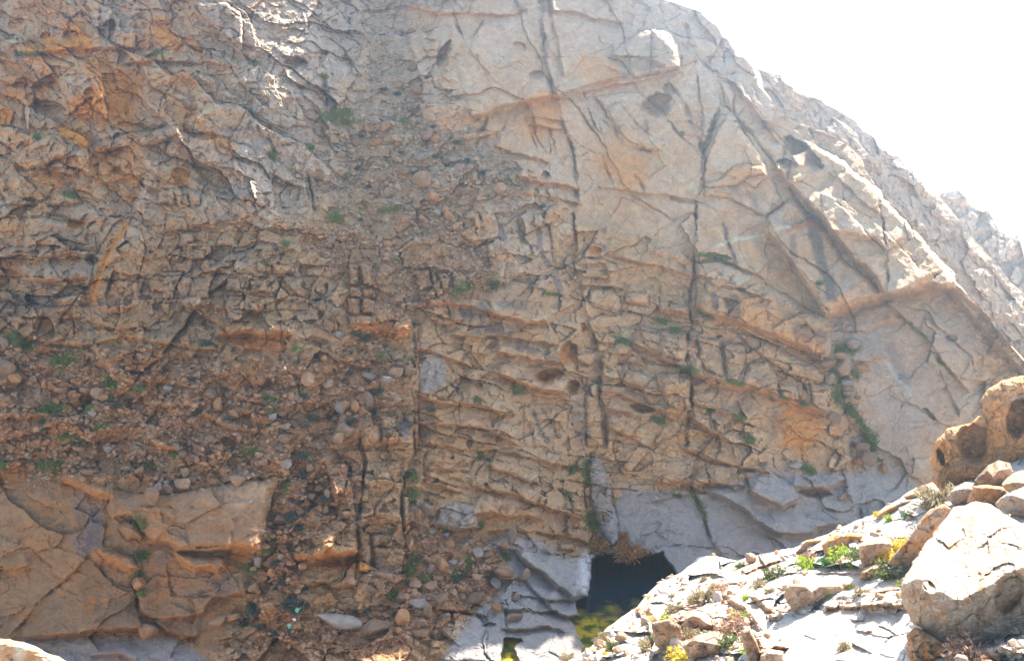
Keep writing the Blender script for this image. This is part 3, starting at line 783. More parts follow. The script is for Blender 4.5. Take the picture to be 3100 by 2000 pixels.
p F 1.0 20 0 0 rock_block : 240,800 390,820 410,960 415,1070 300,1020 250,930
p F 1.0 16 0 0 rock_block : 770,1110 880,1120 910,1220 800,1190
p F 1.2 20 0 0 rock_block : 980,1100 1120,1130 1090,1300 1000,1240
p F 1.2 30 0 -.1 rock_slab lower_whale-backed_slab : 500,770 700,830 900,930 1030,1000 1080,1060 1060,1110 950,1110 760,1000 600,880
p F 1.0 24 0 0 rock_block : 0,760 180,770 175,880 150,960 60,930 0,920
p F 1.0 30 0 0 rock_slab : 10,1050 190,1070 200,1270 60,1270 20,1180
p F .9 14 0 0 rock_block : 220,1290 320,1310 330,1420 260,1400 210,1360
p F .9 10 0 0 rock_block : 360,1340 410,1350 415,1430 370,1430
s F 60 orange .5 : 880,1330 960,1420 900,1480
s F 30 dark .35 : 760,1330 740,1420
# ---- lower left smooth slabs
l G 1.7 40 22 1.0 : 430,335 540,375 620,422 725,442
l G 1.0 60 8 .4 : 725,442 705,520 740,582 830,562 900,592 950,682 1000,732
p G 1.2 40 .2 .1 rock_slab broad_tan_slab_with_an_orange_undercut_lip : 735,380 900,420 1100,420 1400,370 1830,310 1770,530 1730,680 1700,785 1530,765 1350,760 1200,780 1100,740 1000,725 950,680 900,590 830,565 740,580 708,520
l G 1.5 60 14 .5 : 1000,742 1100,747 1200,792 1350,797 1500,782
l G 1.6 50 26 1.0 : 1500,772 1600,782 1700,792
a G 8 rust .7 : 1510,780 1700,795 1690,830 1500,825
p G 1.2 16 0 -.2 rock_slab orange-lipped_wedge_under_the_broad_slab : 1150,800 1250,830 1480,830 1480,900 1420,940 1380,910 1280,915 1200,870
l G .9 30 14 1.0 : 1150,805 1200,872 1280,917 1380,912 1420,942 1482,902
p G 1.0 16 0 -.1 rock_slab : 660,800 740,795 870,830 910,905 850,922 730,870
l G .9 30 14 1.0 : 650,802 720,872 850,925 912,912
p G 1.0 24 0 0 rock_block rounded_grey_dome_under_the_slab_edge : 770,640 830,590 900,620 940,690 930,730 830,720
c G 3 .8 : 690,620 680,770 800,790
l G 1.8 50 14 .3 : 60,1372 200,1362 400,1352 600,1322 850,1312 910,1302
l G 1.5 40 12 .3 : 1040,1282 1100,1322 1200,1352 1280,1357
l G 1.0 50 10 .4 : 910,1092 930,1182 1000,1242 1100,1242 1250,1222 1330,1202 1400,1102 1500,1092 1600,1077
c G 3 .6 : 1100,900 1110,1060 1130,1092 1280,1102 1370,1092
c G 5 1.1 : 880,960 900,1080 910,1200
c G 3 .7 : 50,1360 180,1240 250,1160 380,1040 520,900 570,820
l G .8 50 9 .6 : 0,912 60,922 110,922 180,892
h G .8 0 brown .6 : 5,912 26,20
s G 40 purple .5 : 560,470 600,600 560,740
s G 24 dark .45 : 660,480 640,640 610,740
s G 12 brown .7 : 550,520 530,690
s G 34 brown .6 : 600,900 600,1150
s G 12 rust .5 : 600,1120 590,1180
s G 26 purple .4 : 1080,790 1080,860
s G 30 dark .3 : 1450,960 1440,1060
s G 40 rust .35 : 150,230 60,330
s G 50 pink .5 : 1580,420 1650,400
l G 2.0 40 30 1.0 : 1960,855 2100,832 2150,792 2220,822 2335,802
a G 8 rust .75 : 1960,860 2150,810 2340,810 2345,910 2100,895
l G .9 40 12 .6 : 2030,1020 2140,1002 2200,1032 2330,1022
p G 1.0 20 0 0 rock_slab : 2140,220 2290,230 2340,560 2230,600 2180,430
c G 3 .8 : 2220,520 2260,390 2300,240 2120,60
c G 4 1.0 : 2360,0 2380,300 2350,560 2345,1020
c G 5 .9 : 1130,1480 1190,1382 1280,1352
l G .8 40 10 .7 : 620,1480 800,1480 880,1519
l G 1.0 40 12 .9 : 1000,80 1080,125 1160,140
p G 1.1 14 .2 0 rock_slab : 1250,60 1340,110 1350,180 1270,150
p G 1.1 14 .2 0 rock_slab : 1370,100 1480,80 1450,190 1390,150
# ---- lower middle
p H .9 40 .1 0 rock_slab tall_smooth_tan_pillar_between_the_trenches : 225,215 450,205 468,430 470,600 330,620 195,612 210,400
l H .7 36 16 1.0 : 200,112 320,102 430,72
p H .5 14 0 0 rock_block : 205,10 330,0 325,90 210,105
p H .4 14 0 0 rock_block : 335,0 430,0 420,70 335,90
c H 4.5 1.2 : 550,0 545,120 490,300 470,430 480,600 485,700 490,820
c H 4 1.0 : 215,0 225,210 200,400 190,620 180,900
p H 1.0 16 0 -.2 rock_block slim_grey-topped_pillar_with_an_orange_foot : 190,640 255,680 270,880 250,940 185,920
a H 8 orange .7 : 190,870 270,880 250,950 185,940
l H 2.0 40 30 1.0 : -60,845 0,832 90,842 170,802
a H 8 rust .7 : -60,840 175,810 180,900 0,910
p H 1.0 16 0 0 rock_slab : 470,440 515,440 520,660 490,700
p H .9 20 0 0 rock_slab : 275,760 480,780 470,1000 430,1005 300,960
p H .8 12 0 0 rock_block : 270,680 410,690 410,760 275,770
l H .8 36 8 .5 : 640,92 900,132 1100,132 1200,162 1300,182 1550,242
l H .6 30 7 .5 : 690,212 900,222
l H .6 30 7 .5 : 650,252 900,272
l H .8 36 8 .6 : 640,350 840,400
l H .9 36 9 .6 : 940,372 1050,402 1200,422 1350,482 1420,502
p H 1.2 18 0 -.1 rock_block orange_block_above_the_grey_slabs : 1210,385 1300,370 1430,450 1400,500 1280,470
p H 1.0 16 0 0 rock_block : 1020,340 1190,350 1190,410 1060,400
p H 1.0 16 0 0 rock_block : 1050,180 1350,270 1380,370 1200,300 1060,260
l H 1.3 36 16 .9 : 960,560 1060,545 1160,582 1250,562 1390,592
a H 8 brown .6 : 1070,490 1180,490 1170,560 1070,560
p H 1.1 40 0 0 rock_block black-streaked_grey_dome : 690,620 720,520 830,470 950,510 970,640 820,650
a H 12 bluegrey .7 : 690,620 720,520 830,470 950,510 970,640 820,650
s H 8 dark .4 : 760,520 800,620
s H 8 dark .4 : 850,500 900,620
s H 8 dark .35 : 700,560 730,620
l H .9 36 9 .5 : 690,632 820,662 950,642
l H .9 40 9 .6 : 1050,662 1200,662 1330,672 1440,692 1550,702 1680,742
c H 3 .8 : 1360,260 1450,350 1540,430 1600,480 1680,510
l H .9 36 9 .6 : 1420,510 1540,545 1640,580
p H 1.0 12 0 0 rock_block : 1550,560 1590,600 1590,700 1560,690
p H 1.0 14 0 0 rock_block : 1510,740 1600,740 1610,800 1510,790
p H 1.0 12 .1 0 rock_block : 1570,430 1670,500 1670,570 1600,540
c H 5 1.2 : 1680,180 1670,350 1690,560 1720,680 1740,760
p H 1.0 26 .3 0 rock_slab leaning_lilac_slab_above_the_pool : 1720,140 1790,220 1850,400 1890,600 1900,740 1840,770 1780,680 1720,500 1700,300
a H 10 polish .7 : 1720,140 1790,220 1850,400 1890,600 1900,740 1840,770 1780,680 1720,500 1700,300
p H 1.2 50 0 .2 rock_slab broad_grey_slab_running_down_to_the_pool : 1020,740 1200,690 1400,745 1560,835 1715,850 1700,1000 1690,1090 1590,1100 1480,1010 1380,930 1280,890 1200,800
a H 16 bluegrey .8 : 1030,740 1200,680 1400,740 1560,830 1715,850 1700,1000 1690,1090 1590,1100 1440,960 1280,890
s H 30 white .7 : 1690,870 1690,1060
s H 24 purple .35 : 1300,740 1400,820
l H 1.1 50 12 .6 : 1250,842 1400,942 1480,1022 1590,1102
l H .6 40 8 .6 : 1100,770 1220,795
l H .8 40 8 .5 : 1120,990 1280,980 1400,1120 1600,1120
a H 16 polish .7 : 1130,980 1300,960 1600,1120 1640,1220 1480,1200 1380,1100 1120,1120
l H 1.1 40 9 .5 : 1410,1120 1480,1202 1560,1232 1640,1222
l H .9 40 8 .5 : 1150,1182 1290,1182 1350,1192 1480,1195
l H .9 36 8 .4 : 1140,1302 1240,1312 1340,1302 1420,1292 1520,1322
l H .8 36 8 .4 : 700,1180 880,1195 1010,1222
c H 4 .9 : 1150,1120 1150,1300 1120,1519
h H .7 -10 brown .5 : 1040,1278 46,12
p H .7 30 0 .1 rock_slab flat_pale_slab_at_the_gorge_floor : 720,1200 960,1210 1030,1300 1020,1420 1020,1519 640,1519 660,1380
# ---- polished floor right of the pool
c I 4 1.1 : 200,340 250,500 300,620 330,720 400,830 450,860
l I 1.6 50 12 .5 : 210,372 400,442 550,522 640,612 760,672 900,692 1000,682 1050,642 1180,622
p I 1.3 24 .0 .2 rock_slab proud_lilac_slab_with_a_brown_lip : 550,275 700,255 880,372 910,452 800,512 700,472 600,412
l I 1.2 40 14 .8 : 600,412 700,474 800,514 912,454
l I 1.2 40 20 .8 : 882,374 1000,392 1120,382 1185,342
h I 1.2 0 brown .6 : 1010,420 110,30
l I .9 40 8 .6 : 190,142 400,212 550,252 700,282
l I 1.0 50 10 .7 : -20,352 100,352 190,352 350,352 540,372
a I 10 polish .6 : 560,270 760,250 1180,300 1180,360 900,370 900,460 800,510
c I 4 .8 : -30,768 170,762 340,782
l I .7 40 8 .3 : -30,470 100,430 200,430
c I 5 1.2 : 1200,300 1220,420 1300,520 1320,580
a I 14 bluegrey .8 : 1210,290 1500,260 1700,360 1500,560 1320,560 1230,430
"""
S.apply(CLIFF_FEATURES)  # brown tints under the long overhang and in the trench: varnish plus painted shade
mRec = S.mask(P2('X', '2512,962 2600,930 2690,905 2880,876 2960,930 3040,1020 3110,1100 3300,1300 3300,1560 2600,1560 2560,1300 2530,1100'), 9, .3)
S.d -= 2.6*mRec
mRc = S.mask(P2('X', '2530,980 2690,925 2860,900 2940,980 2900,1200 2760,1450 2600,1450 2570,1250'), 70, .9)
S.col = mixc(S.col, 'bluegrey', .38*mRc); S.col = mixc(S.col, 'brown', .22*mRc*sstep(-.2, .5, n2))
fr = np.clip(S.fresh, 0, 1)
lum = S.col.mean(-1, keepdims=True); S.col = np.clip(lum+(S.col-lum)*1.26, .015, 1)*.88
S.col = mixc(S.col, 'orange', .60*fr*sstep(-.6, .4, n2+.3*mLayer-.1*mSlab+.3*mSmooth)*(1-.6*mPol))  # orange lip faces: unweathered rock, with warm bounced light painted in

# --- the pool lies in a basin: the rock below the water drops away
POOL = P2('H', '1722,850 1745,826 1800,806 1850,824 1890,812 1950,828 2010,816 2060,828 2110,808 2150,812 2185,800 2215,862 2255,905 2320,1000 2000,1400 1800,1519 1640,1519 1660,1430 1620,1340 1590,1260 1560,1245 1632,1222 1610,1130 1640,1105 1690,1092 1702,960')
PUDDLE = P2('H', '1140,1370 1180,1365 1260,1375 1270,1392 1200,1430 1240,1519 1260,1580 1100,1580 1120,1519')
Xw, Tw = ray(S.U, S.V)
for poly in (POOL, PUDDLE):
    i = S.idx(poly, 30); sd = poly_sd(S.Uw[i], S.Vw[i], poly); want = S.Y[i]-(CAMZ+1.0)/np.maximum(-Tw[i], .05)
    k = sstep(-2, 6, sd); S.d[i] = S.d[i]*(1-k)+np.minimum(want, S.d[i])*k if False else S.d[i]*(1-k)+want*k; S.lab[i] = np.where(sd > -2, 0, S.lab[i])
# keep the shore slabs above the water: where the bed lies under z = .35 outside the pool, bring it up along the ray
X, T = ray(S.U, S.V); Yd = S.Y-S.d
low = (CAMZ+T*Yd < .35); lift = np.where(low, Yd-(CAMZ-.35)/(-np.minimum(T, -.05)), 0)
pin = np.zeros_like(S.U, bool)
for poly in (POOL, PUDDLE):
    i = S.idx(poly, 10); pin[i] |= poly_sd(S.Uw[i], S.Vw[i], poly) > -2
S.d += np.where(pin, 0, np.maximum(lift, 0)+np.where(low, .12*fbm(U/50, V/30, 3, 77), 0))
S.finish()
# rounding back behind the ridge and the top, so that the mountain has a body
def skirt(P, Cc, steps):
    """strip of quads from a line of points through offsets"""
    n = len(P); rowsP = [P]+[P+np.array(o, np.float32)+np.stack([.0*P[:, 0], 0*P[:, 0], .8*np.sin(P[:, 0]*.7+k)], 1).astype(np.float32) for k, o in enumerate(steps)]
    V_ = np.concatenate(rowsP); F_ = grid_faces(len(rowsP), n); return V_, F_, np.tile(Cc, (len(rowsP), 1))
sv, sf, sc_ = skirt(S.P[:, -1], S.col[:, -1], [(3, 6, -1), (14, 20, -12), (40, 55, -50), (90, 110, -130)])
tv, tf, tc_ = skirt(S.P[-1], S.col[-1], [(0, 8, 3), (0, 40, 4), (0, 90, -40)])
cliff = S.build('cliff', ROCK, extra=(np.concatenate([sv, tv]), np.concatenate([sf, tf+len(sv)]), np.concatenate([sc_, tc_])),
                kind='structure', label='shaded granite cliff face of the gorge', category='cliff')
print('cliff', [tuple(round(v, 1) for v in S.surf(*p)) for p in ((0, 1930), (0, 1500), (0, 10), (880, 1900), (1100, 1000), (1200, 10), (1800, 1650), (2000, 10), (2500, 1450), (2300, 300), (2850, 800))], len(cliff.children))

# ------------------------------------------------------------------ ridges behind the cliff's right edge
BX = [(150, 2225), (200, 2290), (207, 2300), (230, 2368), (249, 2396), (272, 2433), (304, 2493), (318, 2500), (336, 2544), (369, 2594), (396, 2613), (424, 2664), (447, 2687), (475, 2719),
      (507, 2746), (515, 2783), (535, 2802), (571, 2825), (590, 2842), (700, 2930), (850, 3060), (980, 3180), (1300, 3450), (1500, 3660)]
nr2, nc2 = 380, 110
rows2 = np.linspace(1500, 152, nr2)
left = interp1(RIDGE, rows2)-46; right = interp1(BX, rows2)+5*fbm(rows2/14, rows2*0+3, 3, 5)
right = np.maximum(right, left+3)
U2 = left[:, None]+np.linspace(0, 1, nc2)[None]*(right-left)[:, None]; V2 = np.repeat(rows2[:, None], nc2, 1)
yr = np.interp(rows2, rows[::-1], np.convolve(np.pad(S.Y[::-1, -1], 30, 'edge'), np.ones(61)/61, 'valid'))
w2 = np.linspace(0, 1, nc2)[None]
Y2 = (yr+5)[:, None]+1.5*w2**.9*np.clip((right-left)/150, .2, 1.5)[:, None]+0*V2
B = Sheet(U2, V2, Y2, seed=3)
B.col = (PAL['tan']*.5+PAL['pale']*.5)+np.zeros(U2.shape+(3,), np.float32)
nb = fbm(U2/40, V2/40, 4, 3); B.col *= (1+.25*nb)[..., None]
wa = (U2*.72-V2*.69)+10*fbm(U2/40, V2/40, 3, 7); wb = (V2*.72+U2*.69)+10*fbm(U2/40+9, V2/40, 3, 17)
q1, _ = facets(wa/48, wb/80, 3); q2, _ = facets(wa/20, wb/30, 5)
B.d += .9*q1+.28*q2+1.1*billow(wa/46, wb/150, 33)+.3*ridged(U2/14, V2/14, 3, 8)
B.d *= np.minimum(1, (1.02-w2)*6)
B.finish()
bs = skirt(B.P[:, -1], B.col[:, -1], [(3, 6, -2), (16, 20, -16), (60, 55, -70)])
B.build('rocky_spur', ROCK, extra=bs, kind='structure', label='blocky sunlit spur descending behind the cliff edge', category='ridge')
CT = [(2780, 660), (2812, 602), (2839, 590), (2866, 581), (2903, 576), (2926, 599), (2935, 622), (2963, 636), (2991, 640), (3018, 677), (3023, 700), (3050, 715), (3083, 712), (3092, 745), (3100, 774),
      (3160, 800), (3300, 900), (3500, 1050), (3600, 1120)]
nr3, nc3 = 130, 210
cx3 = np.linspace(2782, 3590, nc3); top3 = interp1(CT, cx3)+4*fbm(cx3/12, cx3*0, 3, 9)
V3 = 1450+(np.linspace(0, 1, nr3)[:, None])**.6*(top3-1450)[None]; U3 = np.repeat(cx3[None], nr3, 0)
Y3 = 205+(1450-V3)*.028+0*U3
D3 = Sheet(U3, V3, Y3, seed=5); D3.const_rows = False
D3.col = (PAL['tan']*.4+PAL['pale']*.6)+np.zeros(U3.shape+(3,), np.float32); D3.col *= (1+.25*fbm(U3/30, V3/30, 4, 13))[..., None]
q1, _ = facets((U3+V3*.3)/44, V3/50, 7); q2, _ = facets(U3/17, V3/17, 9)
D3.d += 2.2*q1+.6*q2+1.6*billow(U3/40, V3/50, 43); D3.finish()
D3.build('rocky_knoll', ROCK, extra=skirt(D3.P[-1], D3.col[-1], [(0, 8, -3), (5, 30, -30), (10, 60, -90)]), kind='structure', label='jagged tan knoll on the skyline behind the spur', category='ridge')
# pale far slope beyond the skyline, almost lost in the light
fx = np.linspace(-900, 1500, 120); fy = np.array([560, 700, 1000, 1400.]); hz = np.array([-60, 30, 110, 120.])
FV = np.array([(x, y, h+(22*float(fbm(np.array([x/160.]), np.array([y/160.]), 4, 3)[0]) if k > 1 else 0)-.10*max(0, 250-x)*(k > 1)) for k, (y, h) in enumerate(zip(fy, hz)) for x in fx], np.float32)
obj('far_hills', make_mesh('far_hills', FV, grid_faces(4, 120), ROCK, np.tile(PAL['pale'], (len(FV), 1)), True), kind='structure', label='pale far hillside beyond the gorge', category='hill')
# the ground round about: one wide sheet under everything
gv, gf = np.array([(-1500, -900, -150), (1800, -900, -150), (1800, 2200, -150), (-1500, 2200, -150)], np.float32), np.array([[0, 1, 2, 3]], np.int32)
obj('ground', make_mesh('ground', gv, gf, ROCK, np.tile(PAL['tan'], (4, 1))), kind='structure', label='dry stony ground below the gorge', category='ground')

# ------------------------------------------------------------------ the sunlit slope on the near side
SIL = [(1480, 2170), (1640, 2070), (1720, 1995), (1779, 1965), (1811, 1939), (1831, 1905), (1864, 1880), (1905, 1851), (1930, 1835), (1963, 1793), (1995, 1760), (2054, 1737), (2095, 1705), (2115, 1684), (2156, 1681),
       (2230, 1696), (2258, 1687), (2341, 1669), (2415, 1655), (2442, 1636), (2502, 1618), (2535, 1600), (2600, 1572), (2654, 1553), (2682, 1530), (2737, 1503), (2774, 1475), (2825, 1461), (2860, 1450),
       (3000, 1400), (3100, 1330), (3400, 1230), (3700, 1180)]
nr4, nc4 = 300, 620
cx4 = np.concatenate([np.linspace(1480, 3110, 545), np.linspace(3120, 3700, nc4-545)])
top4 = interp1(SIL, cx4)+2.5*fbm(cx4/16, cx4*0+2, 3, 19)
U4 = np.repeat(cx4[None], nr4, 0); V4 = 2260+(np.linspace(0, 1, nr4)[:, None])*(top4-2260)[None]
X4, T4 = ray(U4, V4)
PA, PB, PC = .4848, -.3456, 31.1
Y4 = (CAMZ-PC)/np.maximum(-T4+PA*X4+PB, .10)
H = Sheet(U4, V4, Y4, warp=4, seed=7); H.const_rows = False
nh = fbm(U4/60, V4/40, 4, 23); nh2 = fbm(U4/18, V4/14, 3, 29)
hc = np.zeros(U4.shape+(3,), np.float32)+PAL['white']*.45+PAL['cream']*.4+PAL['pink']*.15
hc = mixc(hc, 'ochre', .3*sstep(.15, .6, nh)); hc = mixc(hc, 'soil', .3*sstep(.2, .6, nh2)); H.col = hc.astype(np.float32)
flat = H.mask(P2('X', '2290,1870 2420,1860 2760,1830 2760,2300 2330,2300 2330,1960'), 16, .4)
flat2 = H.mask(P2('X', '2330,1745 2600,1725 2740,1740 2740,1790 2420,1790'), 12, .4)
calm = np.clip(flat+flat2, 0, 1)
wa = U4+12*fbm(U4/50, V4/50, 3, 5); wb = V4+8*fbm(U4/50+7, V4/50, 3, 15)
q1, e_ = facets((wa+wb*.4)/120, wb/60, 11); q2, _ = facets(wa/50, wb/26, 13); q3, _ = facets(wa/18, wb/12, 15)
H.d += (1-.88*calm)*(2.0*q1+.45*q2+.10*q3+1.6*billow(wa/110, wb/46, 53)+.10*ridged(U4/22, V4/12, 3, 35))
H.d += calm*(.16*ridged((U4+V4*1.5)/90, (V4-U4*.3)/16, 3, 37))
H.apply("""
l J 1.4 30 18 .8 : 490,1045 560,1090 640,1130 700,1200 750,1275
l J 1.2 24 14 .8 : 730,1055 790,1105 850,1150 860,1195
l J 1.6 24 26 .9 : 0,1240 60,1205 160,1230
l J 1.8 30 30 .9 : 180,1190 260,1150 350,1190 430,1270
l J 1.2 24 20 .8 : 170,1430 260,1360 420,1320 470,1400
l J 1.4 24 20 .8 : 630,1300 700,1320 760,1400 790,1510
l J .9 20 10 .8 : 680,845 760,815 900,772
l J .6 20 8 .6 : 460,960 540,940 640,930
l J 1.3 20 18 .8 : 790,1470 860,1440 960,1440
l J .5 20 6 .3 : 780,900 900,870 1060,850 1540,860
l K .9 20 12 .8 : 20,1135 120,1120 200,1120 400,1100 570,1110
l K .7 20 10 .8 : 300,1020 400,1010 560,980
l K .4 14 5 .3 : 210,1220 290,1225
l K .4 14 5 .3 : 260,1305 340,1315
l K .5 14 6 .4 : 225,1410 330,1470
c K 3 .4 : 420,1270 470,1300 530,1320
l O 1.0 20 16 .8 : 400,1300 470,1330 520,1400
l O 1.2 20 20 .9 : 810,1050 880,1010 1000,1180
l O 1.0 20 14 .9 : 1000,1200 1200,1180 1300,1140
a J 14 soil .5 : 300,930 440,900 500,1000 380,1040 200,1080
a J 8 ochre .6 : 330,880 560,800 900,730 860,770 560,850 380,930
""")
H.col = mixc(H.col, 'orange', .75*np.clip(H.fresh, 0, 1))
edge4 = np.clip((V4-top4[None])/14, 0, 1); H.d *= edge4*.9+.1
H.finish()
low4 = H.P[..., 2] < .25
hillside = H.build('hillside', ROCK, extra=skirt(H.P[-1], H.col[-1], [(0, 1.2, -1.5), (0, 7, -9), (0, 14, -30)]), kind='structure', label='sunlit rocky slope on the near side of the gorge', category='slope')

# ------------------------------------------------------------------ water
wm, t, b = new_mat('dark_pool_water'); N = t.nodes.new; Lk = t.links.new
geo = N('ShaderNodeNewGeometry'); sx = N('ShaderNodeSeparateXYZ'); Lk(geo.outputs['Position'], sx.inputs[0])
nz = N('ShaderNodeTexNoise'); nz.inputs['Scale'].default_value = .35; nz.inputs['Detail'].default_value = 4; Lk(geo.outputs['Position'], nz.inputs['Vector'])
ma = N('ShaderNodeMath'); ma.operation = 'MULTIPLY_ADD'; ma.inputs[1].default_value = 16; ma.inputs[2].default_value = -8; Lk(nz.outputs[0], ma.inputs[0])
sub = N('ShaderNodeMath'); sub.operation = 'ADD'; Lk(sx.outputs['Y'], sub.inputs[0]); Lk(ma.outputs[0], sub.inputs[1])
mr = N('ShaderNodeMapRange'); mr.inputs[1].default_value = 103.0; mr.inputs[2].default_value = 97.0; Lk(sub.outputs[0], mr.inputs[0])
n2_ = N('ShaderNodeTexNoise'); n2_.inputs['Scale'].default_value = .5; n2_.inputs['Detail'].default_value = 3; Lk(geo.outputs['Position'], n2_.inputs['Vector'])
rp = N('ShaderNodeValToRGB'); rp.color_ramp.elements[0].position = .42; rp.color_ramp.elements[0].color = (.05, .07, .012, 1)
rp.color_ramp.elements[1].position = .56; rp.color_ramp.elements[1].color = (.36, .24, .02, 1); Lk(n2_.outputs[0], rp.inputs[0])
mxc = N('ShaderNodeMix'); mxc.data_type = 'RGBA'; mxc.inputs[6].default_value = (.004, .016, .024, 1); Lk(mr.outputs[0], mxc.inputs[0]); Lk(rp.outputs[0], mxc.inputs[7])
Lk(mxc.outputs[2], b.inputs['Base Color']); b.inputs['Roughness'].default_value = .03; b.inputs['IOR'].default_value = 1.33; b.inputs['Specular IOR Level'].default_value = .5
n3_ = N('ShaderNodeTexNoise'); n3_.inputs['Scale'].default_value = 3.5; n3_.inputs['Detail'].default_value = 3; Lk(geo.outputs['Position'], n3_.inputs['Vector'])
bp = N('ShaderNodeBump'); bp.inputs['Strength'].default_value = .12; bp.inputs['Distance'].default_value = .05; Lk(n3_.outputs[0], bp.inputs['Height']); Lk(bp.outputs[0], b.inputs['Normal'])
def level_sheet(name, x0, x1, y0, y1, label):
    v = np.array([(x0, y0, 0), (x1, y0, 0), (x1, y1, 0), (x0, y1, 0)], np.float32)
    return obj(name, make_mesh(name, v, np.array([[0, 1, 2, 3]]), wm), kind='structure', label=label, category='pool')
level_sheet('pool', 3.6, 34, 84, 138, 'dark still pool with yellow algae at its near end')
level_sheet('puddle', -9, 3.5, 80, 103, 'small yellowish puddle between the pale slabs')

# ------------------------------------------------------------------ rocks with a traced outline: front, back, crest, hollows
def crest_y(crest, px): return np.interp(px, [c[0] for c in crest], [c[1] for c in crest])
def traced_rock(name, outline, Y0, T=1.0, crest=None, ktop=2.6, hollows=(), colour=('tan', 'ochre'), amp=.16, seed=0, back=1.0, na=150, nring=44, center=None, over=.25, facet=30):
    xs = np.array([p[0] for p in outline]); ys = np.array([p[1] for p in outline])
    if center is None:
        a2 = xs*np.roll(ys, -1)-np.roll(xs, -1)*ys; A = a2.sum()/2
        center = (((xs+np.roll(xs, -1))*a2).sum()/(6*A), ((ys+np.roll(ys, -1))*a2).sum()/(6*A))
    cx, cyy = center; th = np.linspace(0, 2*math.pi, na, endpoint=False); R = np.zeros(na)
    for k, a in enumerate(th):
        dx, dy = math.cos(a), math.sin(a); best = 0
        for i in range(len(outline)):
            ax, ay = outline[i]; bx, by = outline[(i+1) % len(outline)]; ex, ey = bx-ax, by-ay; den = dx*ey-dy*ex
            if abs(den) < 1e-9: continue
            tt = ((ax-cx)*ey-(ay-cyy)*ex)/den; ss = ((ax-cx)*dy-(ay-cyy)*dx)/den
            if tt > 0 and -1e-6 <= ss <= 1+1e-6: best = max(best, tt)
        R[k] = best
    R = R*(1+.018*vnoise(th*9, th*0+seed, seed)+.012*vnoise(th*23, th*0+seed, seed+1))
    rho = np.linspace(0, 1, nring+1)[1:]**.75
    verts = []; cols_ = []; mpp = Y0/FPX
    def surf_pts(rr, front):
        px = cx+rr*R*np.cos(th); py = cyy+rr*R*np.sin(th)
        rec = np.zeros(na)
        if crest is not None:
            rec = ktop*np.maximum(0, crest_y(crest, px)-py)*mpp
        low = np.maximum(0, py-(crest_y(crest, px) if crest is not None else cyy))*mpp*over   # faces lean out a little
        tin = np.sqrt(max(0, 1-rr**5)) if front else np.sqrt(max(0, 1-rr**2))
        wx = px+8*vnoise(px/30, py/30, seed+4); wy = py+8*vnoise(px/30+9, py/30, seed+5)
        f, e = facets(wx/facet, wy/(facet*.8), (seed+3) % 16)
        n = amp*(1.4*f+1.2*fbm(px/26, py/26, 4, seed+6)+.5*ridged(px/9, py/9, 2, seed+8))*tin
        if front:
            y = Y0+rec-T*tin+low*tin-n
            for (hx, hy, hrx, hry, ha, hd) in hollows:
                c_, s_ = math.cos(math.radians(ha)), math.sin(math.radians(ha))
                q = np.hypot(((px-hx)*c_+(py-hy)*s_)/hrx, (-(px-hx)*s_+(py-hy)*c_)/hry)+.08*vnoise(px/10, py/10, seed+2)
                y = y+hd*sstep(1.05, .72, q)
        else: y = Y0+rec+back*tin+n
        return px, py, y
    def add(px, py, y):
        X_, T_ = ray(px, py); verts.append(np.stack([X_*y, y, CAMZ+T_*y], 1))
        nn = fbm(px/28, py/28, 3, seed+9)[:, None]; aa = sstep(-.3, .5, nn)
        cols_.append((PAL[colour[0]]*(1-aa)+PAL[colour[1]]*aa)*(1+.2*fbm(px/9, py/9, 2, seed+10)[:, None]))
    for rr in rho: add(*surf_pts(rr, True))
    nf = len(rho)
    for rr in rho[::-1][1:]: add(*surf_pts(rr, False))
    Vv = np.concatenate(verts); nrow = len(verts)
    k = np.arange(na); k2 = (k+1) % na; F = []
    for r in range(nrow-1): F.append(np.stack([r*na+k, r*na+k2, (r+1)*na+k2, (r+1)*na+k], 1))
    c0 = Vv[:na].mean(0); c1 = Vv[-na:].mean(0); n0 = len(Vv)
    Vv = np.concatenate([Vv, [c0, c1]]); F.append(np.stack([k2, k, k*0+n0, k*0+n0], 1)); F.append(np.stack([(nrow-1)*na+k, (nrow-1)*na+k2, k*0+n0+1, k*0+n0+1], 1))
    F = np.concatenate(F); quad = F[F[:, 2] != F[:, 3]]
    cc = np.concatenate(cols_+[cols_[0][:1], cols_[-1][:1]])
    me = bpy.data.meshes.new(name); tri = F[F[:, 2] == F[:, 3]][:, :3]
    allf = [tuple(q) for q in quad.tolist()]+[tuple(q) for q in tri.tolist()]
    loc = Vv[:].mean(0); loc[2] = Vv[:, 2].min()
    me.from_pydata((Vv-loc).tolist(), [], allf); me.update()
    me.polygons.foreach_set('use_smooth', np.zeros(len(allf), bool))
    ca = me.color_attributes.new('Col', 'FLOAT_COLOR', 'POINT'); c4 = np.ones((len(Vv), 4), np.float32); c4[:, :3] = cc; ca.data.foreach_set('color', c4.ravel())
    me.materials.append(ROCK)
    return me, loc
def depth_at(sheet, px, py):
    r, c = sheet.where(px, py); return float(sheet.Yd[r, c])
def place_rock(name, label, crop, pts, crest=None, foot=None, sheet=None, dY=0.0, group=None, category='boulder', holes='', Y0=None, **kw):
    out = P2(crop, pts); cr = sorted(P2(crop, crest)) if crest else None
    fx, fy = P2(crop, foot)[0] if foot else max(out, key=lambda p: p[1])
    if Y0 is None: Y0 = depth_at(sheet or H, fx, fy)+dY
    k = CROPS[crop][2]; hl = []
    for q in holes.split():
        a = [float(v) for v in q.split(',')]; hl.append((CROPS[crop][0]+a[0]/k, CROPS[crop][1]+a[1]/k, a[2]/k, a[3]/k, a[4], a[5]))
    me, loc = traced_rock(name, out, Y0, crest=cr, hollows=hl, **kw)
    return thing(name, me, label, category, group, Vector(loc.tolist()))
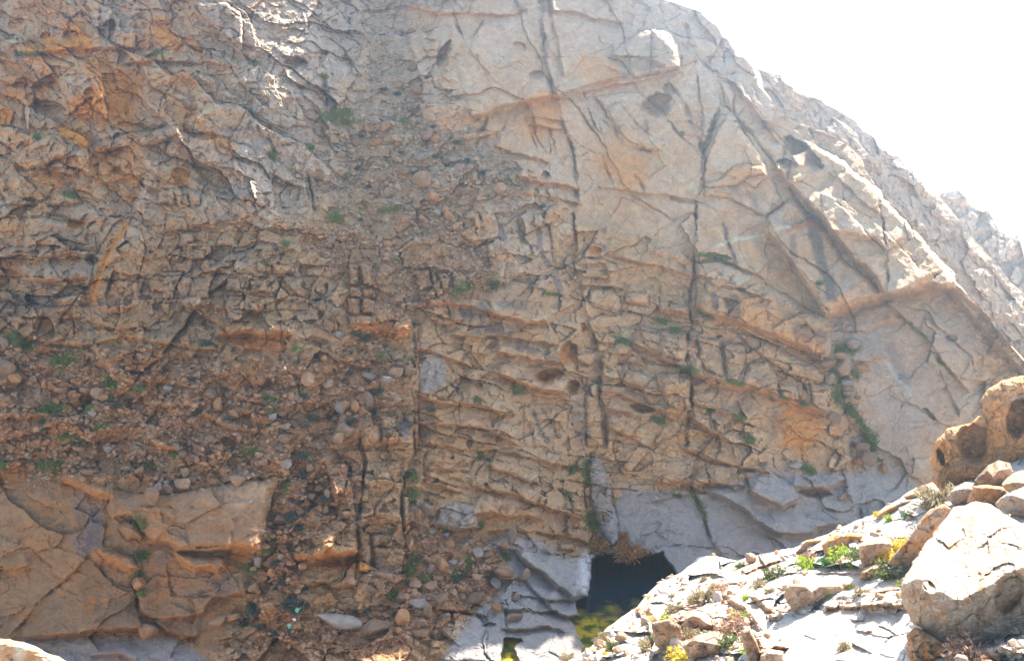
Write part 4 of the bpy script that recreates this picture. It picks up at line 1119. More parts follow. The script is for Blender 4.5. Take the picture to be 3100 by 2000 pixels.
GB = 'rocks on the sunlit near slope'
big = place_rock('boulder', 'huge pale boulder with a shaded overhanging brown front, at the picture edge', 'K',
    '575,1000 600,920 640,830 760,670 900,480 990,340 1080,325 1180,305 1290,320 1420,430 1540,470 1900,580 2100,800 2100,1300 1900,1380 1540,1375 1250,1400 1080,1440 950,1430 800,1330 660,1230 590,1110',
    '500,960 600,945 700,900 745,905 800,1000 900,1000 1000,1060 1060,1065 1150,1010 1300,940 1400,860 1540,810 1800,800 2200,800', '950,1430', T=1.3, ktop=2.8, amp=.17, seed=1, back=4, na=260, nring=90, group=GB, over=.35, colour=('pale', 'tan'), facet=64,
    center=(2960, 1760), holes='1420,1010,120,170,20,.8 800,960,70,40,40,.4')
Yb = depth_at(H, *P2('K', '950,1430')[0])
place_rock('boulder', 'brown rounded boulder wedged beneath the huge pale boulder', 'K', '625,1340 690,1270 800,1320 950,1420 1100,1430 1180,1560 1000,1700 700,1680 640,1500', '560,1330 690,1285 900,1400 1200,1440', Y0=Yb-.3, T=1.0, seed=2, group=GB, over=.3, colour=('tan', 'orange'))
place_rock('boulder', 'low dark stones in the shade under the huge boulder', 'K', '1030,1480 1150,1430 1400,1410 1700,1400 1700,1650 1100,1650', None, Y0=Yb-.9, T=.5, seed=3, group=GB, colour=('brown', 'tan'))
place_rock('weathered_rock', 'orange rock wall hollowed by a deep round cavity and a slot', 'N',
    '555,1160 600,1080 620,980 700,900 740,850 870,810 990,790 1060,720 1135,725 1230,800 1240,1000 1240,1200 1100,1400 900,1420 760,1480 660,1490 600,1400 575,1250',
    None, '760,1440', T=1.4, seed=5, group=GB, colour=('amber', 'ochre'), holes='1010,980,185,190,0,2.2 1020,1120,150,90,0,1.0 680,1140,34,100,-18,1.6', over=.05, category='rock', amp=.28, facet=36)
place_rock('weathered_rock', 'tall orange rock with a curved top and a big shaded hollow', 'N',
    '1100,520 1160,440 1290,350 1400,320 1540,300 1800,260 2100,300 2100,1300 1500,1300 1340,1250 1230,1260 1170,1180 1150,1000 1140,800 1105,650',
    None, '1230,1240', T=1.8, seed=6, group=GB, colour=('amber', 'ochre'), holes='1480,720,130,230,10,2.4', over=.05, category='rock', amp=.3, facet=40, dY=-.5)
place_rock('boulder', 'sunlit capstone leaning over the shaded hollow at the picture edge', 'N', '1340,560 1400,490 1540,430 1800,380 2000,420 2000,560 1700,600 1540,520 1420,525 1350,575', '1340,560 1420,520 1540,510 2000,540', Y0=depth_at(H, *P2('N', '1230,1240')[0])-2.2, T=.5, ktop=2, seed=8, group=GB, back=2)
for k, (nm, lb, crop, pts, crest, kw) in enumerate([
    ('boulder', 'wide block with white top and shaded pinkish brown front on the slope', 'J', '955,1030 975,970 1010,940 1100,935 1200,950 1400,940 1445,1000 1330,1085 1210,1140 1150,1160 1040,1172 985,1090', '955,990 1010,955 1120,960 1180,1000 1240,960 1400,955 1450,990', dict(T=.6, colour=('pink', 'tan'))),
    ('boulder', 'small flat-topped brown rock at the top of the slope edge', 'J', '1085,660 1130,600 1260,585 1275,620 1150,690 1040,705', '1085,640 1130,612 1260,600 1300,600', dict(T=.4, colour=('orange', 'tan'))),
    ('boulder', 'ragged orange rock on the skyline of the near slope', 'J', '1250,640 1330,555 1480,540 1570,555 1580,650 1480,690 1280,735', '1230,640 1290,610 1350,600 1400,570 1590,570', dict(T=.6, colour=('orange', 'tan'))),
    ('boulder', 'pale rounded boulder behind the yellow flowering bush', 'K', '255,640 300,600 400,575 500,590 525,640 450,710 360,790 290,815 262,740', '240,650 300,640 420,625 530,630', dict(T=.6, colour=('pink', 'tan'))),
    ('rock_slab', 'tilted orange slab leaning beside the huge boulder', 'K', '475,780 540,700 640,590 720,460 800,370 920,315 975,360 890,480 780,620 700,740 640,815 540,825', '475,770 640,600 720,490 760,440 850,365 975,340', dict(T=.5, ktop=.6, colour=('pink', 'orange'))),
    ('boulder', 'small rounded white-topped boulder below the yellow bush', 'K', '250,880 300,810 400,780 490,790 400,860 320,910 265,905', '240,870 300,850 400,815 500,800', dict(T=.5))
    , ('rock_slab', 'long brown slab on the skyline next to the tan bush', 'K', '385,430 440,370 600,290 670,285 620,335 500,390 400,445', '385,415 440,385 600,305 700,290', dict(T=.4, colour=('orange', 'tan'))),
    ('rock_slab', 'white cracked slab against the foot of the hollowed rock', 'K', '600,270 690,200 830,150 850,210 750,255 640,285', '600,265 690,240 850,200', dict(T=.4)),
    ('boulder', 'shaded grey boulder with white crown below the hollowed rock', 'K', '935,270 1000,190 1080,150 1170,155 1180,280 1090,320 980,320', '930,250 1000,215 1080,200 1190,205', dict(T=.6, colour=('tan', 'grey'))),
    ('boulder', 'jagged white-topped rock beside the tall orange rock', 'K', '1150,140 1260,20 1340,-20 1430,0 1455,70 1400,150 1330,190 1200,180', '1150,135 1260,60 1300,110 1340,60 1460,40', dict(T=.6, colour=('tan', 'brown'))),
    ('boulder', 'orange shaded rock under the jagged white-topped rock', 'K', '1090,310 1150,180 1250,170 1380,190 1420,240 1330,320 1200,320', '1080,180 1200,190 1420,210', dict(T=.6, colour=('ochre', 'orange'))),
    ('boulder', 'bright flat boulder above the huge boulder at the picture edge', 'K', '1360,170 1450,80 1560,50 1800,60 1800,220 1600,260 1420,230', '1350,190 1450,150 1560,160 1800,150', dict(T=.6)),
    ('boulder', 'dark-faced boulder resting behind the huge boulder crest', 'K', '1310,325 1380,250 1540,185 1800,180 1800,360 1540,420 1400,390', '1300,300 1400,255 1450,250 1560,290 1800,300', dict(T=.6, colour=('tan', 'grey'))),
    ('boulder', 'dark brown rock with pointed foot at the lower edge of the slope', 'J', '-70,1240 0,1225 70,1205 110,1250 150,1260 170,1340 120,1430 60,1450 -20,1440 -60,1380', '-80,1245 60,1225 180,1260', dict(T=.6, colour=('tan', 'brown'))),
    ('boulder', 'wide brown-fronted rock with a white sloping cap near the pink bush', 'J', '175,1290 185,1190 250,1140 350,1165 430,1250 420,1290 330,1310 220,1315', '165,1230 250,1190 300,1200 350,1240 430,1275', dict(T=.6, colour=('pink', 'tan'))),
    ('boulder', 'rough brown rock behind the yellow flowers at the lower edge', 'J', '165,1420 260,1345 430,1300 475,1390 465,1500 340,1520 220,1510', '160,1410 260,1380 380,1400 480,1420', dict(T=.6, colour=('tan', 'brown'))),
    ('boulder', 'upright brown rock beside the pinkish dead bush', 'J', '620,1300 690,1280 740,1370 780,1480 760,1540 690,1540 640,1420', '610,1300 690,1295 740,1400 790,1500', dict(T=.5, ktop=1.0, colour=('tan', 'brown'))),
    ('boulder', 'pale knobbly boulder at the bottom edge of the white slab', 'J', '775,1500 840,1445 950,1460 960,1560 860,1600 780,1580', '770,1500 840,1480 960,1490', dict(T=.5, colour=('pink', 'tan'))),
    ]):
    place_rock(nm, lb, crop, pts, crest, group=GB, seed=20+k*3, na=110, nring=34, amp=.11, facet=26, back=2.5, **kw)
place_rock('rock_outcrop', 'sunlit ochre rock top in the bottom corner of the picture', 'X', '-260,1915 -60,1922 0,1926 40,1938 100,1948 140,1972 200,1992 250,2030 300,2150 320,2500 300,2900 -400,2900 -420,2200',
    '-420,1960 0,1950 60,1955 120,1975 180,2010 330,2060', Y0=62, T=1.0, ktop=1.2, seed=9, colour=('ochre', 'cream'), back=14, group=None, category='rock', center=(-60, 2250))

# ------------------------------------------------------------------ loose boulders on the cliff
def ico(sub):
    import bmesh
    bm = bmesh.new(); bmesh.ops.create_icosphere(bm, subdivisions=sub, radius=1)
    v = np.array([x.co[:] for x in bm.verts], np.float32); f = np.array([[q.index for q in x.verts] for x in bm.faces], np.int32); bm.free(); return v, f
ICO1, ICO2, ICO3 = ico(1), ico(2), ico(3)
def rock_shape(base, r, planes=11, soft=40.0):
    v, f = base; v = v/np.linalg.norm(v, axis=1, keepdims=True)
    n = r.normal(size=(planes, 3)); n /= np.linalg.norm(n, axis=1, keepdims=True); h = r.uniform(.5, .85, planes)
    dots = np.maximum(v@n.T, 1e-3)/h[None]                        # each plane cuts the ball
    inv = (np.sum(dots**soft, 1)+.9**soft)**(1/soft)
    p = v/inv[:, None]
    return (p*(1+.05*np.sin(v@r.normal(size=(3, 1))*5+r.uniform(0, 6)))).astype(np.float32), f
BV = np.random.default_rng(8); BM = []
for k in range(14):
    v, f = rock_shape(ICO3, np.random.default_rng(100+k), 7+k % 4)
    cc = np.array([PAL['tan'], PAL['tan']*.4+PAL['orange']*.6, PAL['pink']*.6+PAL['orange']*.4, PAL['tan']*.5+PAL['ochre']*.5, PAL['grey'], PAL['tan']*.7+PAL['rust']*.3, PAL['pink']][k % 7])*(.46+.2*(k % 3)/2)
    v = v*(1+.05*fbm(v[:, 0]*2.3+k, v[:, 1]*2.3+v[:, 2]*1.7, 3, k)[:, None]); m = np.tile(cc, (len(v), 1))*(1+.28*fbm(v[:, 0]*2+k, v[:, 2]*2+v[:, 1], 3, k+2)[:, None]); BM.append(make_mesh('boulder', v, f, STONE, m, False))
brng = np.random.default_rng(55); LOOSE = []; BCOL = ('tan', 'orange-brown', 'pinkish', 'ochre', 'grey', 'brown', 'pinkish')
def put_boulder(px, py, rx_, ry_, label, group, sheet=S, mesh=None, name='boulder', sink=.25):
    """a loose rock of half-width rx_ and half-height ry_ (picture px) resting on the slope at a picture point"""
    p = sheet.surf(px, py+ry_*.7); Yp = p.y; m = Yp/FPX; n = sheet.normal(px, py+ry_*.7, 8)
    bi = int(brng.integers(14)); o = thing(name, mesh or BM[bi], label, 'boulder', group)
    if group: LOOSE.append([o, px, py, rx_, ry_, 'pale' if mesh else BCOL[bi % 7], sheet])
    sx, sz = rx_*m*1.2, ry_*m*1.2; sy = min(sx, sz)*brng.uniform(.85, 1.2)
    o.scale = (sx, sy, sz); o.rotation_euler = (brng.uniform(-.25, .25), brng.uniform(-.35, .35), brng.uniform(-.5, .5))
    q = at(px, py, Yp-sy*(1-sink)*.75); o.location = q
    return o
TB = {
 'L': ('rounded orange boulder in the boulder pile at the foot of the cliff', 'boulders at the foot of the cliff',
       '1200,725,60,45 755,520,50,42 855,550,45,40 290,120,62,50 200,160,34,58 320,680,36,38 385,770,40,38 190,820,58,40 330,840,52,58 440,950,68,46 930,1035,52,42 1115,935,48,34 185,1000,92,42 220,1180,76,44 250,1280,82,40 300,1090,38,76 40,950,48,48 20,1250,44,38 135,450,36,62 320,30,44,40 430,640,58,60 750,760,44,44 915,815,48,48 640,470,34,40 600,860,40,30 540,900,36,30 800,700,30,26 330,330,32,24 460,360,26,22 700,425,36,30 860,610,30,24 170,640,26,22 100,935,30,26 620,950,34,26 1010,450,30,24'),
 'G': ('loose tan boulder on the brown slope above the smooth slabs', 'boulders on the slope above the smooth slabs',
       '1880,150,30,44 1470,265,30,26 1210,285,30,44 1110,385,40,30 1040,380,46,24 1200,165,28,24 1860,60,26,28 1730,215,36,30 2030,250,26,30 2050,440,24,30 2150,420,20,26 1665,1040,30,36 1700,860,26,38 1670,912,22,20 1780,935,22,26 1060,335,22,18 1090,345,18,16 920,265,30,22 1300,195,22,20 1590,200,16,14 1700,170,24,30 1950,440,26,22 2100,515,20,22 2140,525,20,24 1870,700,24,22 1940,740,20,20 1960,790,24,20 1850,830,22,20 2230,60,36,40 1520,1230,46,30 1430,1260,52,38'),
 'D': ('pale brown boulder among scree and grass below the blocky wall', 'boulders below the blocky wall',
       '2030,1080,40,40 2160,1110,32,26 2330,1250,24,34 1870,1480,28,26 1790,1320,26,24 1380,1180,40,34 1430,1240,28,38 400,1150,36,30 570,1150,36,38 640,1180,34,44 480,1165,24,18 370,1220,24,26 2210,740,16,38 2290,890,24,16 2260,1420,44,44 1120,1140,40,24 1960,1210,34,18 1950,1240,46,18 1500,1180,20,22 290,1110,16,30 220,940,26,16 30,840,30,34 600,1300,34,20 2130,940,24,16 2200,1340,24,20 1690,1190,24,18 1540,1300,40,22 1800,1010,20,16 100,1070,44,26'),
 'E': ('rounded boulder on the reddish scree left of the rubble trench', 'boulders on the reddish scree',
       '160,1250,27,34 80,1260,42,36 520,1020,34,28 125,885,20,16 380,1080,34,24 440,1040,46,34 90,1410,44,40 210,1280,24,26 30,1470,30,24 60,780,24,20 40,650,24,24 100,1020,24,18 180,985,24,16 270,1060,50,20'),
 'B': ('pale boulder on the grey scree of the upper gully', 'boulders in the upper gully',
       '1120,1230,36,32 670,1290,50,32 1145,1270,22,16 340,1170,40,26 450,570,26,14 300,930,44,20 350,830,36,34 540,450,40,22 570,600,30,30 900,980,26,16 610,1030,48,22 690,905,34,24 640,880,30,30 480,1440,30,22 600,1430,26,18'),
 'F': ('angular slab of fallen rock in the grassy gully right of the whale-backed slab', 'fallen rocks in the grassy gully',
       '1190,930,56,24 1205,1010,52,44 1230,1100,46,24 1110,1080,30,34 1090,980,40,36 1220,1220,24,20 1300,1200,22,14 1150,1330,40,36 1250,1390,24,18 1270,840,50,34 1320,878,20,14 1330,1000,50,22'),
 'I': ('small angular rock at the foot of the grassy gully', 'fallen rocks in the grassy gully',
       '-170,770,22,14 -130,790,26,16 -95,795,20,13 -60,790,18,12 -215,765,24,16 1370,190,48,44 1300,210,30,20 1330,110,44,30 1470,250,20,30 1350,240,34,20 1220,20,24,18 1270,95,20,18 1200,440,36,24 870,235,52,24')}
nb_ = 0
for cr, (lb, gp, spec) in TB.items():
    ox, oy, k = CROPS[cr]
    for q in spec.split():
        a = [float(v) for v in q.split(',')]; put_boulder(ox+a[0]/k, oy+a[1]/k, a[2]/k, a[3]/k, lb, gp); nb_ += 1
UNIQUE = [('L', 1000, 710, 80, 62, 'big squarish orange boulder alone on the green patch beside the grey slab'), ('L', 725, 970, 105, 58, 'long flat-topped brown boulder just above the pale floor slab'),
          ('L', 1085, 370, 46, 66, 'tall orange boulder standing on edge at the top of the grey slab'), ('L', 260, 260, 42, 78, 'tall upright boulder beside the black-streaked dome'),
          ('L', 1110, 1125, 88, 34, 'low brown block lying in the slot between pale slabs'), ('L', 50, 1120, 66, 78, 'big rounded pinkish boulder left of the pale floor slab'),
          ('G', 2200, 1245, 140, 46, 'long orange boulder lying flat near the climbers'), ('G', 960, 1320, 62, 62, 'dark three-cornered boulder wedged under the smooth slab'),
          ('G', 1560, 335, 48, 44, 'grey-topped boulder perched on the edge of the broad slab'), ('G', 1860, 212, 46, 34, 'pale oval boulder below the pointed stone beside the gully'),
          ('G', 1000, 440, 44, 70, 'broken tan boulder slumped on the broad slab'), ('G', 1210, 350, 56, 36, 'flat grey stone lying on top of the broad slab'),
          ('G', 1840, 590, 50, 42, 'orange boulder beside the dark shrub at the slab edge'), ('G', 910, 1005, 46, 42, 'rounded boulder stuck in the grassy crack'),
          ('E', 250, 1210, 46, 40, 'pale squared boulder on the reddish scree'), ('B', 620, 1190, 62, 52, 'big rounded boulder in the middle of the gully'),
          ('B', 760, 1070, 28, 26, 'small white round boulder in the gully'), ('D', 2250, 1250, 42, 34, 'pinkish oval boulder next to a twin on the scree'),
          ('D', 40, 1000, 62, 46, 'large grey boulder at the picture edge above the grass'), ('H', 310, 1290, 90, 44, 'long curved orange boulder lying below the slim pillar'),
          ('F', 1085, 900, 34, 60, 'light rounded rock at the tip of the whale-backed slab')]
for cr, x, y, a, b_, lb in UNIQUE:
    ox, oy, k = CROPS[cr]; put_boulder(ox+x/k, oy+y/k, a/k, b_/k, lb, None); nb_ += 1
# a further hundred or so, wherever the scree lies
wts = (mScree*np.clip(.4+fbm(U/60, V/60, 3, 66), 0, 1)); wts[V > 1960] = 0; wts[(U < 0) | (U > 3090) | (V < 5)] = 0
cum = np.cumsum(wts.ravel()); tot = cum[-1]
def sample(n, r): return np.unravel_index(np.searchsorted(cum, r.random(n)*tot), U.shape)
r_, c_ = sample(60, brng)
for a, b_ in zip(r_, c_):
    px, py = float(U[a, b_]), float(V[a, b_]); s_ = brng.uniform(6, 14)
    z = ('grey angular stone half sunk in the scree of the upper gully', 'stones in the upper gully') if py < 900 else (('brown stone lying on the earthy slope', 'stones on the earthy slope') if px < 1200 or py < 1500 else ('small brown stone on the earth beside the grey slab', 'stones beside the grey slab'))
    put_boulder(px, py, s_*brng.uniform(.9, 1.5), s_*brng.uniform(.7, 1.0), *z)
print('boulders', nb_+60)

# ------------------------------------------------------------------ scree: countless small stones, one mass
def stone_mass(name, pts, sizes, cols3, label, r):
    vs_, fs_, cs_ = [], [], []; off = 0
    shapes = [rock_shape(ICO1, np.random.default_rng(300+k), 8, 20)[0] for k in range(10)]; f = ICO1[1]
    for p, sz, c in zip(pts, sizes, cols3):
        v = shapes[int(r.integers(10))]*(np.array([r.uniform(.8, 1.5), r.uniform(.7, 1.1), r.uniform(.6, 1.0)])*sz)
        a = r.uniform(0, 6.28); ca_, sa_ = math.cos(a), math.sin(a); tl = r.uniform(-.5, .5); ct, st = math.cos(tl), math.sin(tl)
        R1 = np.array([[ca_, -sa_, 0], [sa_, ca_, 0], [0, 0, 1]]); R2 = np.array([[ct, 0, st], [0, 1, 0], [-st, 0, ct]])
        vs_.append(v@(R1@R2).T+p); fs_.append(f+off); off += len(v); cs_.append(np.tile(c, (len(v), 1)))
    return obj(name, make_mesh(name, np.concatenate(vs_), np.concatenate(fs_), STONE, np.concatenate(cs_)), kind='stuff', label=label, category='scree')
def scatter(n, r, smin, smax, pw=2.2):
    a, b_ = sample(n, r); P = S.P[a, b_].copy(); s_ = smin+(smax-smin)*r.random(n)**pw; P[:, 1] -= .12*s_
    keys = [PAL['tan'], PAL['pink'], PAL['grey'], PAL['cream'], PAL['orange'], PAL['ochre']]
    upper = (V[a, b_] < 850)
    c = np.array([keys[int(k)] for k in r.choice(6, n, p=[.44, .24, .16, .04, .06, .06])]); c2 = np.array([keys[int(k)] for k in r.choice(6, n, p=[.34, .10, .40, .14, .01, .01])])
    c = np.where(upper[:, None], c2, c)*r.uniform(.55, .85, (n, 1)); g0 = S.col[a, b_]*1.1; c = .35*c+.65*g0; return P, s_, c
sr = np.random.default_rng(77)
PB = []
for k in range(6):
    v, f = rock_shape(ICO3, np.random.default_rng(170+k), 9+k % 3); cc = (PAL['white']*.5+PAL['pink']*.5, PAL['tan'], PAL['pink'])[k % 3]; PB.append(make_mesh('boulder', v, f, STONE, np.tile(cc, (len(v), 1)), False))
for k in range(48):
    px = brng.uniform(1760, 2760); t_ = brng.random(); top_ = float(np.interp(px, [p[0] for p in SIL], [p[1] for p in SIL])); py = top_+6+t_*(1990-top_)
    if 2320 < px < 2740 and py > 1850: continue
    s_ = 4+13*brng.random()**2
    put_boulder(px, py, s_*brng.uniform(1, 1.6), s_, 'loose pale stone on the sunlit near slope', 'loose stones on the near slope', sheet=H, mesh=PB[int(brng.integers(6))], sink=.4)
stone_mass('scree', *scatter(13000, sr, .05, .42, 2.6), 'loose scree stones covering the gully and the earthy slopes', sr)
# sunlit gravel of the near slope and small stones along its edge
hw = (1-calm)*np.clip(.2+fbm(U4/40, V4/25, 3, 26), 0, 1)*(V4 < 2040); cumh = np.cumsum(hw.ravel())
ah, bh = np.unravel_index(np.searchsorted(cumh, sr.random(1300)*cumh[-1]), U4.shape)
Ph = H.P[ah, bh].copy(); sh = .05+.33*sr.random(1300)**2.2; Ph[:, 2] += .3*sh
stone_mass('gravel', Ph, sh, np.array([PAL['cream'], PAL['tan'], PAL['pink'], PAL['ochre']])[sr.integers(4, size=1300)]*sr.uniform(.8, 1.15, (1300, 1)), 'small sunlit stones strewn over the near slope', sr)

# ------------------------------------------------------------------ plants
def leaf_ball(n, leaf, flat, r, spiky=.0, stems=0):
    vv, ff = [], []
    for k in range(n):
        d = r.normal(size=3); d /= np.linalg.norm(d); rad = r.random()**.45*(.75+.35*math.sin(d[0]*5+d[2]*4+1)); p = d*rad; p[2] = abs(p[2])*flat if r.random() < .85 else p[2]*flat*.4
        a = r.normal(size=3); a = a*(1-spiky)+d*spiky*2.5; a /= np.linalg.norm(a); b_ = np.cross(a, r.normal(size=3)); b_ /= np.linalg.norm(b_)
        l_, w_ = leaf*r.uniform(.7, 1.4), leaf*r.uniform(.25, .5)*(1-.6*spiky)
        o = len(vv); vv += [p-a*l_*.5, p+b_*w_*.5, p+a*l_*.5, p-b_*w_*.5]; ff.append((o, o+1, o+2, o+3))
    return np.array(vv), np.array(ff)
def stem_set(n, r, flat, wd=.03):
    vv, ff = [], []
    for k in range(n):
        d = r.normal(size=3); d[2] = abs(d[2])+.5; d /= np.linalg.norm(d); e = d*r.uniform(.5, .95)*np.array([1, 1, flat]); s_ = np.cross(d, (0, 1, .1)); s_ /= np.linalg.norm(s_); o = len(vv)
        vv += [-s_*wd-np.array([0, 0, .15]), s_*wd-np.array([0, 0, .15]), e+s_*wd*.4, e-s_*wd*.4]; ff.append((o, o+1, o+2, o+3))
    return np.array(vv), np.array(ff)
TWIG = plain('woody_stem', (.20, .13, .08)); SMESH = {}
KINDS = dict(grey=(620, .34, .8, .2), green=(600, .32, .65, .2), bright=(520, .34, .75, .4), dry=(900, .36, .9, .6), yellow=(760, .26, .8, .2), rust=(1700, .36, .95, .6), pink=(900, .30, .9, .4), olive=(700, .30, .85, .2))
for kd, (n, lf, fl, sp) in KINDS.items():
    for j in range(3):
        r = np.random.default_rng(500+j+hash(kd) % 1 + len(SMESH)*7)
        v, f = leaf_ball(n, lf, fl, r, sp); v2, f2 = stem_set(12, r, fl)
        SMESH[kd, j] = (make_mesh('foliage', v, f, LEAF[kd]), make_mesh('stem', v2, f2, TWIG))
plr = np.random.default_rng(91); BUSHES = []
def put_shrub(px, py, rpx, kd, label, group=None, sheet=S, name='shrub', lift=.0, sx=1.0):
    p = sheet.surf(px, py); m = p.y/FPX
    o = bpy.data.objects.new(name, None); C.objects.link(o); o['label'] = label; o['category'] = 'shrub'
    if group: o['group'] = group
    o.empty_display_size = .1; s_ = rpx*m*(1.35 if sheet is S else 1.9)
    o.location = (p.x, p.y-(.45 if sheet is S else .7)*s_, p.z-.1*s_+(0 if sheet is S else .25*s_)+lift); o.scale = (s_*sx, s_, s_); o.rotation_euler = (0, 0, plr.uniform(0, 6.28) if sx == 1 else 0)
    if group: BUSHES.append([o, px, py, rpx, rpx, {'dry': 'straw-coloured', 'olive': 'olive', 'yellow': 'yellowish', 'bright': 'lime'}.get(kd, 'dark'), sheet])
    fm, sm = SMESH[kd, int(plr.integers(3))]
    a = bpy.data.objects.new('foliage', fm); b_ = bpy.data.objects.new('stem', sm)
    for q in (a, b_): C.objects.link(q); q.parent = o
    return o
# on the cliff: small dark shrubs in the scree
DARK = dict(E='230,820,34 250,800,24 320,1150,34 270,1160,28 290,1290,24 130,1350,26 660,1280,30 550,720,20 1850,770,12 1070,460,24 1450,770,0',
            D='1360,840,38 2350,790,30 1480,1140,26 1990,1190,30 760,1250,24 840,1220,24 300,1400,34 280,1360,26 1260,1080,26 1300,1290,24 1500,1340,24 1870,1420,30 2010,1390,28 2050,1330,28 1600,480,0 1090,1440,20 900,1390,18 1950,960,26 2070,930,24 2260,1080,20 2330,1350,22 2300,1040,20 540,1380,20 240,1090,16 1380,1290,20 1850,260,18 1700,240,20 1810,230,16 1530,890,18',
            G='1990,170,46 2000,290,40 2140,460,38 1930,580,50 1960,640,34 1810,1040,28 1870,1000,30 2000,1040,24 1650,1200,44 1660,1150,36 1700,1290,30 1800,720,26 1800,870,26 1950,780,28 2280,290,22 1590,1290,34 1780,1340,30 1960,480,22 840,275,22 640,90,16 260,130,20',
            H='830,970,36 560,1040,34 520,1000,26 1040,970,28 110,300,18 700,340,16 410,620,18 310,770,18 1080,130,14 1520,340,12 660,570,22 540,470,26 170,1190,26 240,1180,24 800,180,14',
            B='560,1140,26 1000,1140,24 830,940,24 690,1030,24 1390,1360,22 440,620,24 350,590,22 670,830,18 900,1050,18 620,930,16 170,1110,20 460,1000,16 250,1230,16 200,900,18 1380,1180,0',
            F='380,800,16 1030,450,14 480,480,0 1500,170,8', C='1130,1640,0')
for cr, spec in DARK.items():
    ox, oy, k = CROPS[cr]
    lb, gp = {'E': ('dark grey-green shrub on the reddish scree', 'dark shrubs on the reddish scree'), 'D': ('dark shrub on the stony slope below the blocky wall', 'dark shrubs below the blocky wall'),
              'G': ('dark shrub on the rubble right of the smooth slabs', 'dark shrubs beside the smooth slabs'), 'H': ('dark low shrub among the boulders at the cliff foot', 'dark shrubs at the cliff foot'),
              'B': ('small dark shrub on the grey scree of the upper gully', 'dark shrubs in the upper gully'), 'F': ('tiny dark shrub clinging to a crack of the smooth slabs', 'tiny shrubs on the slabs'), 'C': ('', '')}[cr]
    for q in spec.split():
        x, y, rr = [float(v) for v in q.split(',')]
        if rr > 0: put_shrub(ox+x/k, oy+y/k, rr/k*1.0, 'grey', lb, gp)
put_shrub(*P2('G', '1940,1140')[0], 34, 'grey', 'large round grey-green bush above the climbers')
put_shrub(*P2('H', '1755,760')[0], 30, 'rust', 'round rust-brown bush at the foot of the leaning slab, beside the green channel')
put_shrub(*P2('H', '1950,800')[0], 38, 'rust', 'bigger rust-brown bush at the head of the pool')
put_shrub(*P2('H', '1920,690')[0], 16, 'rust', 'small rust-brown bush just above the bigger one by the pool')
put_shrub(*P2('H', '540,420')[0], 22, 'olive', 'olive bush growing in the rubble trench')
# on the near slope
for px, py, rr, kd, lb in [
    (2815, 1528, 44, 'dry', 'large tan dry bush below the hollowed orange rock'), (2850, 1515, 20, 'bright', 'small lime plant at the edge of the large tan bush'), (2690, 1660, 34, 'yellow', 'yellow flowering bush between two pale boulders, upper half'),
    (2660, 1695, 30, 'yellow', 'yellow flowering bush between two pale boulders, lower half'), (2440, 1712, 28, 'bright', 'lime green cushion plant on the white slope'), (2540, 1688, 30, 'bright', 'lime green cushion under the ragged orange rock'),
    (2500, 1704, 20, 'green', 'green tuft between the lime cushions'), (2587, 1712, 22, 'bright', 'bright green succulent beside the pale rounded boulder'), (2590, 1685, 22, 'olive', 'dark olive bush above the bright succulent'),
    (2680, 1740, 36, 'olive', 'olive green bush below the tilted orange slab'), (2720, 1732, 20, 'grey', 'grey bush against the huge boulder foot'), (2726, 1768, 13, 'bright', 'tiny lime plant touching the huge boulder'),
    (2332, 1742, 22, 'olive', 'low green bush on the upper white slope'), (2294, 1775, 18, 'dry', 'round tan tussock above the wide block'), (2323, 1792, 12, 'dry', 'small tan tussock next to the wide block'),
    (2175, 1795, 26, 'pink', 'flat pinkish dry bush at the near end of the white slope'), (2130, 1808, 24, 'dry', 'flat straw bush near the pool end of the slope'), (2100, 1822, 18, 'dry', 'pale straw tuft above the brown rocks'),
    (2230, 1868, 20, 'bright', 'lime plant growing on the pinkish dead bush'), (2215, 1903, 40, 'pink', 'pinkish dead bush beside the upright brown rock'), (2198, 1945, 26, 'olive', 'olive bush below the pinkish dead bush'),
    (2251, 1972, 13, 'bright', 'lime plant at the lower picture edge'), (2055, 1988, 32, 'yellow', 'yellow flowers at the bottom edge of the picture'), (2080, 1925, 20, 'dry', 'straw bush between the brown rocks'), (2130, 1925, 14, 'olive', 'little olive bush under the white cap rock'),
    (1968, 1958, 28, 'dry', 'round straw bush in front of the dark brown rock'), (1981, 1926, 10, 'bright', 'tiny lime plant above the round straw bush'), (2062, 1905, 14, 'dry', 'straw tuft on the brown rock'), (2158, 1775, 10, 'bright', 'tiny lime plant above the pinkish flat bush'),
    (3082, 1530, 26, 'bright', 'lime succulent on bare stems above the huge boulder'), (3066, 1556, 16, 'dry', 'dry straw ball at the foot of the lime succulent'), (2562, 1778, 14, 'yellow', 'thin yellowish plant at the wide block corner'),
    (2600, 1795, 16, 'dry', 'straw tuft right of the wide block'), (2687, 1570, 14, 'bright', 'small lime plant on the skyline edge'), (2650, 1560, 10, 'yellow', 'little yellow plant on the skyline edge'), (2745, 1562, 16, 'green', 'green tuft under the large tan bush'),
    (1718, 1990, 18, 'dry', 'straw bush on the sunlit slab by the puddle'), (1820, 1935, 16, 'dry', 'straw tuft at the water edge of the slope'), (2010, 1870, 12, 'bright', 'tiny lime plant near the pool shore'), (2040, 1850, 20, 'dry', 'straw bush near the pool shore'),
    (2440, 1690, 16, 'pink', 'grey-pink dry tuft above the lime cushion'), (2550, 1960, 16, 'dry', 'pale dry patch of straw on the white slab'), (2900, 1975, 40, 'pink', 'reddish dry bush in the shade below the huge boulder')]:
    put_shrub(px, py, rr, kd, lb, sheet=H)

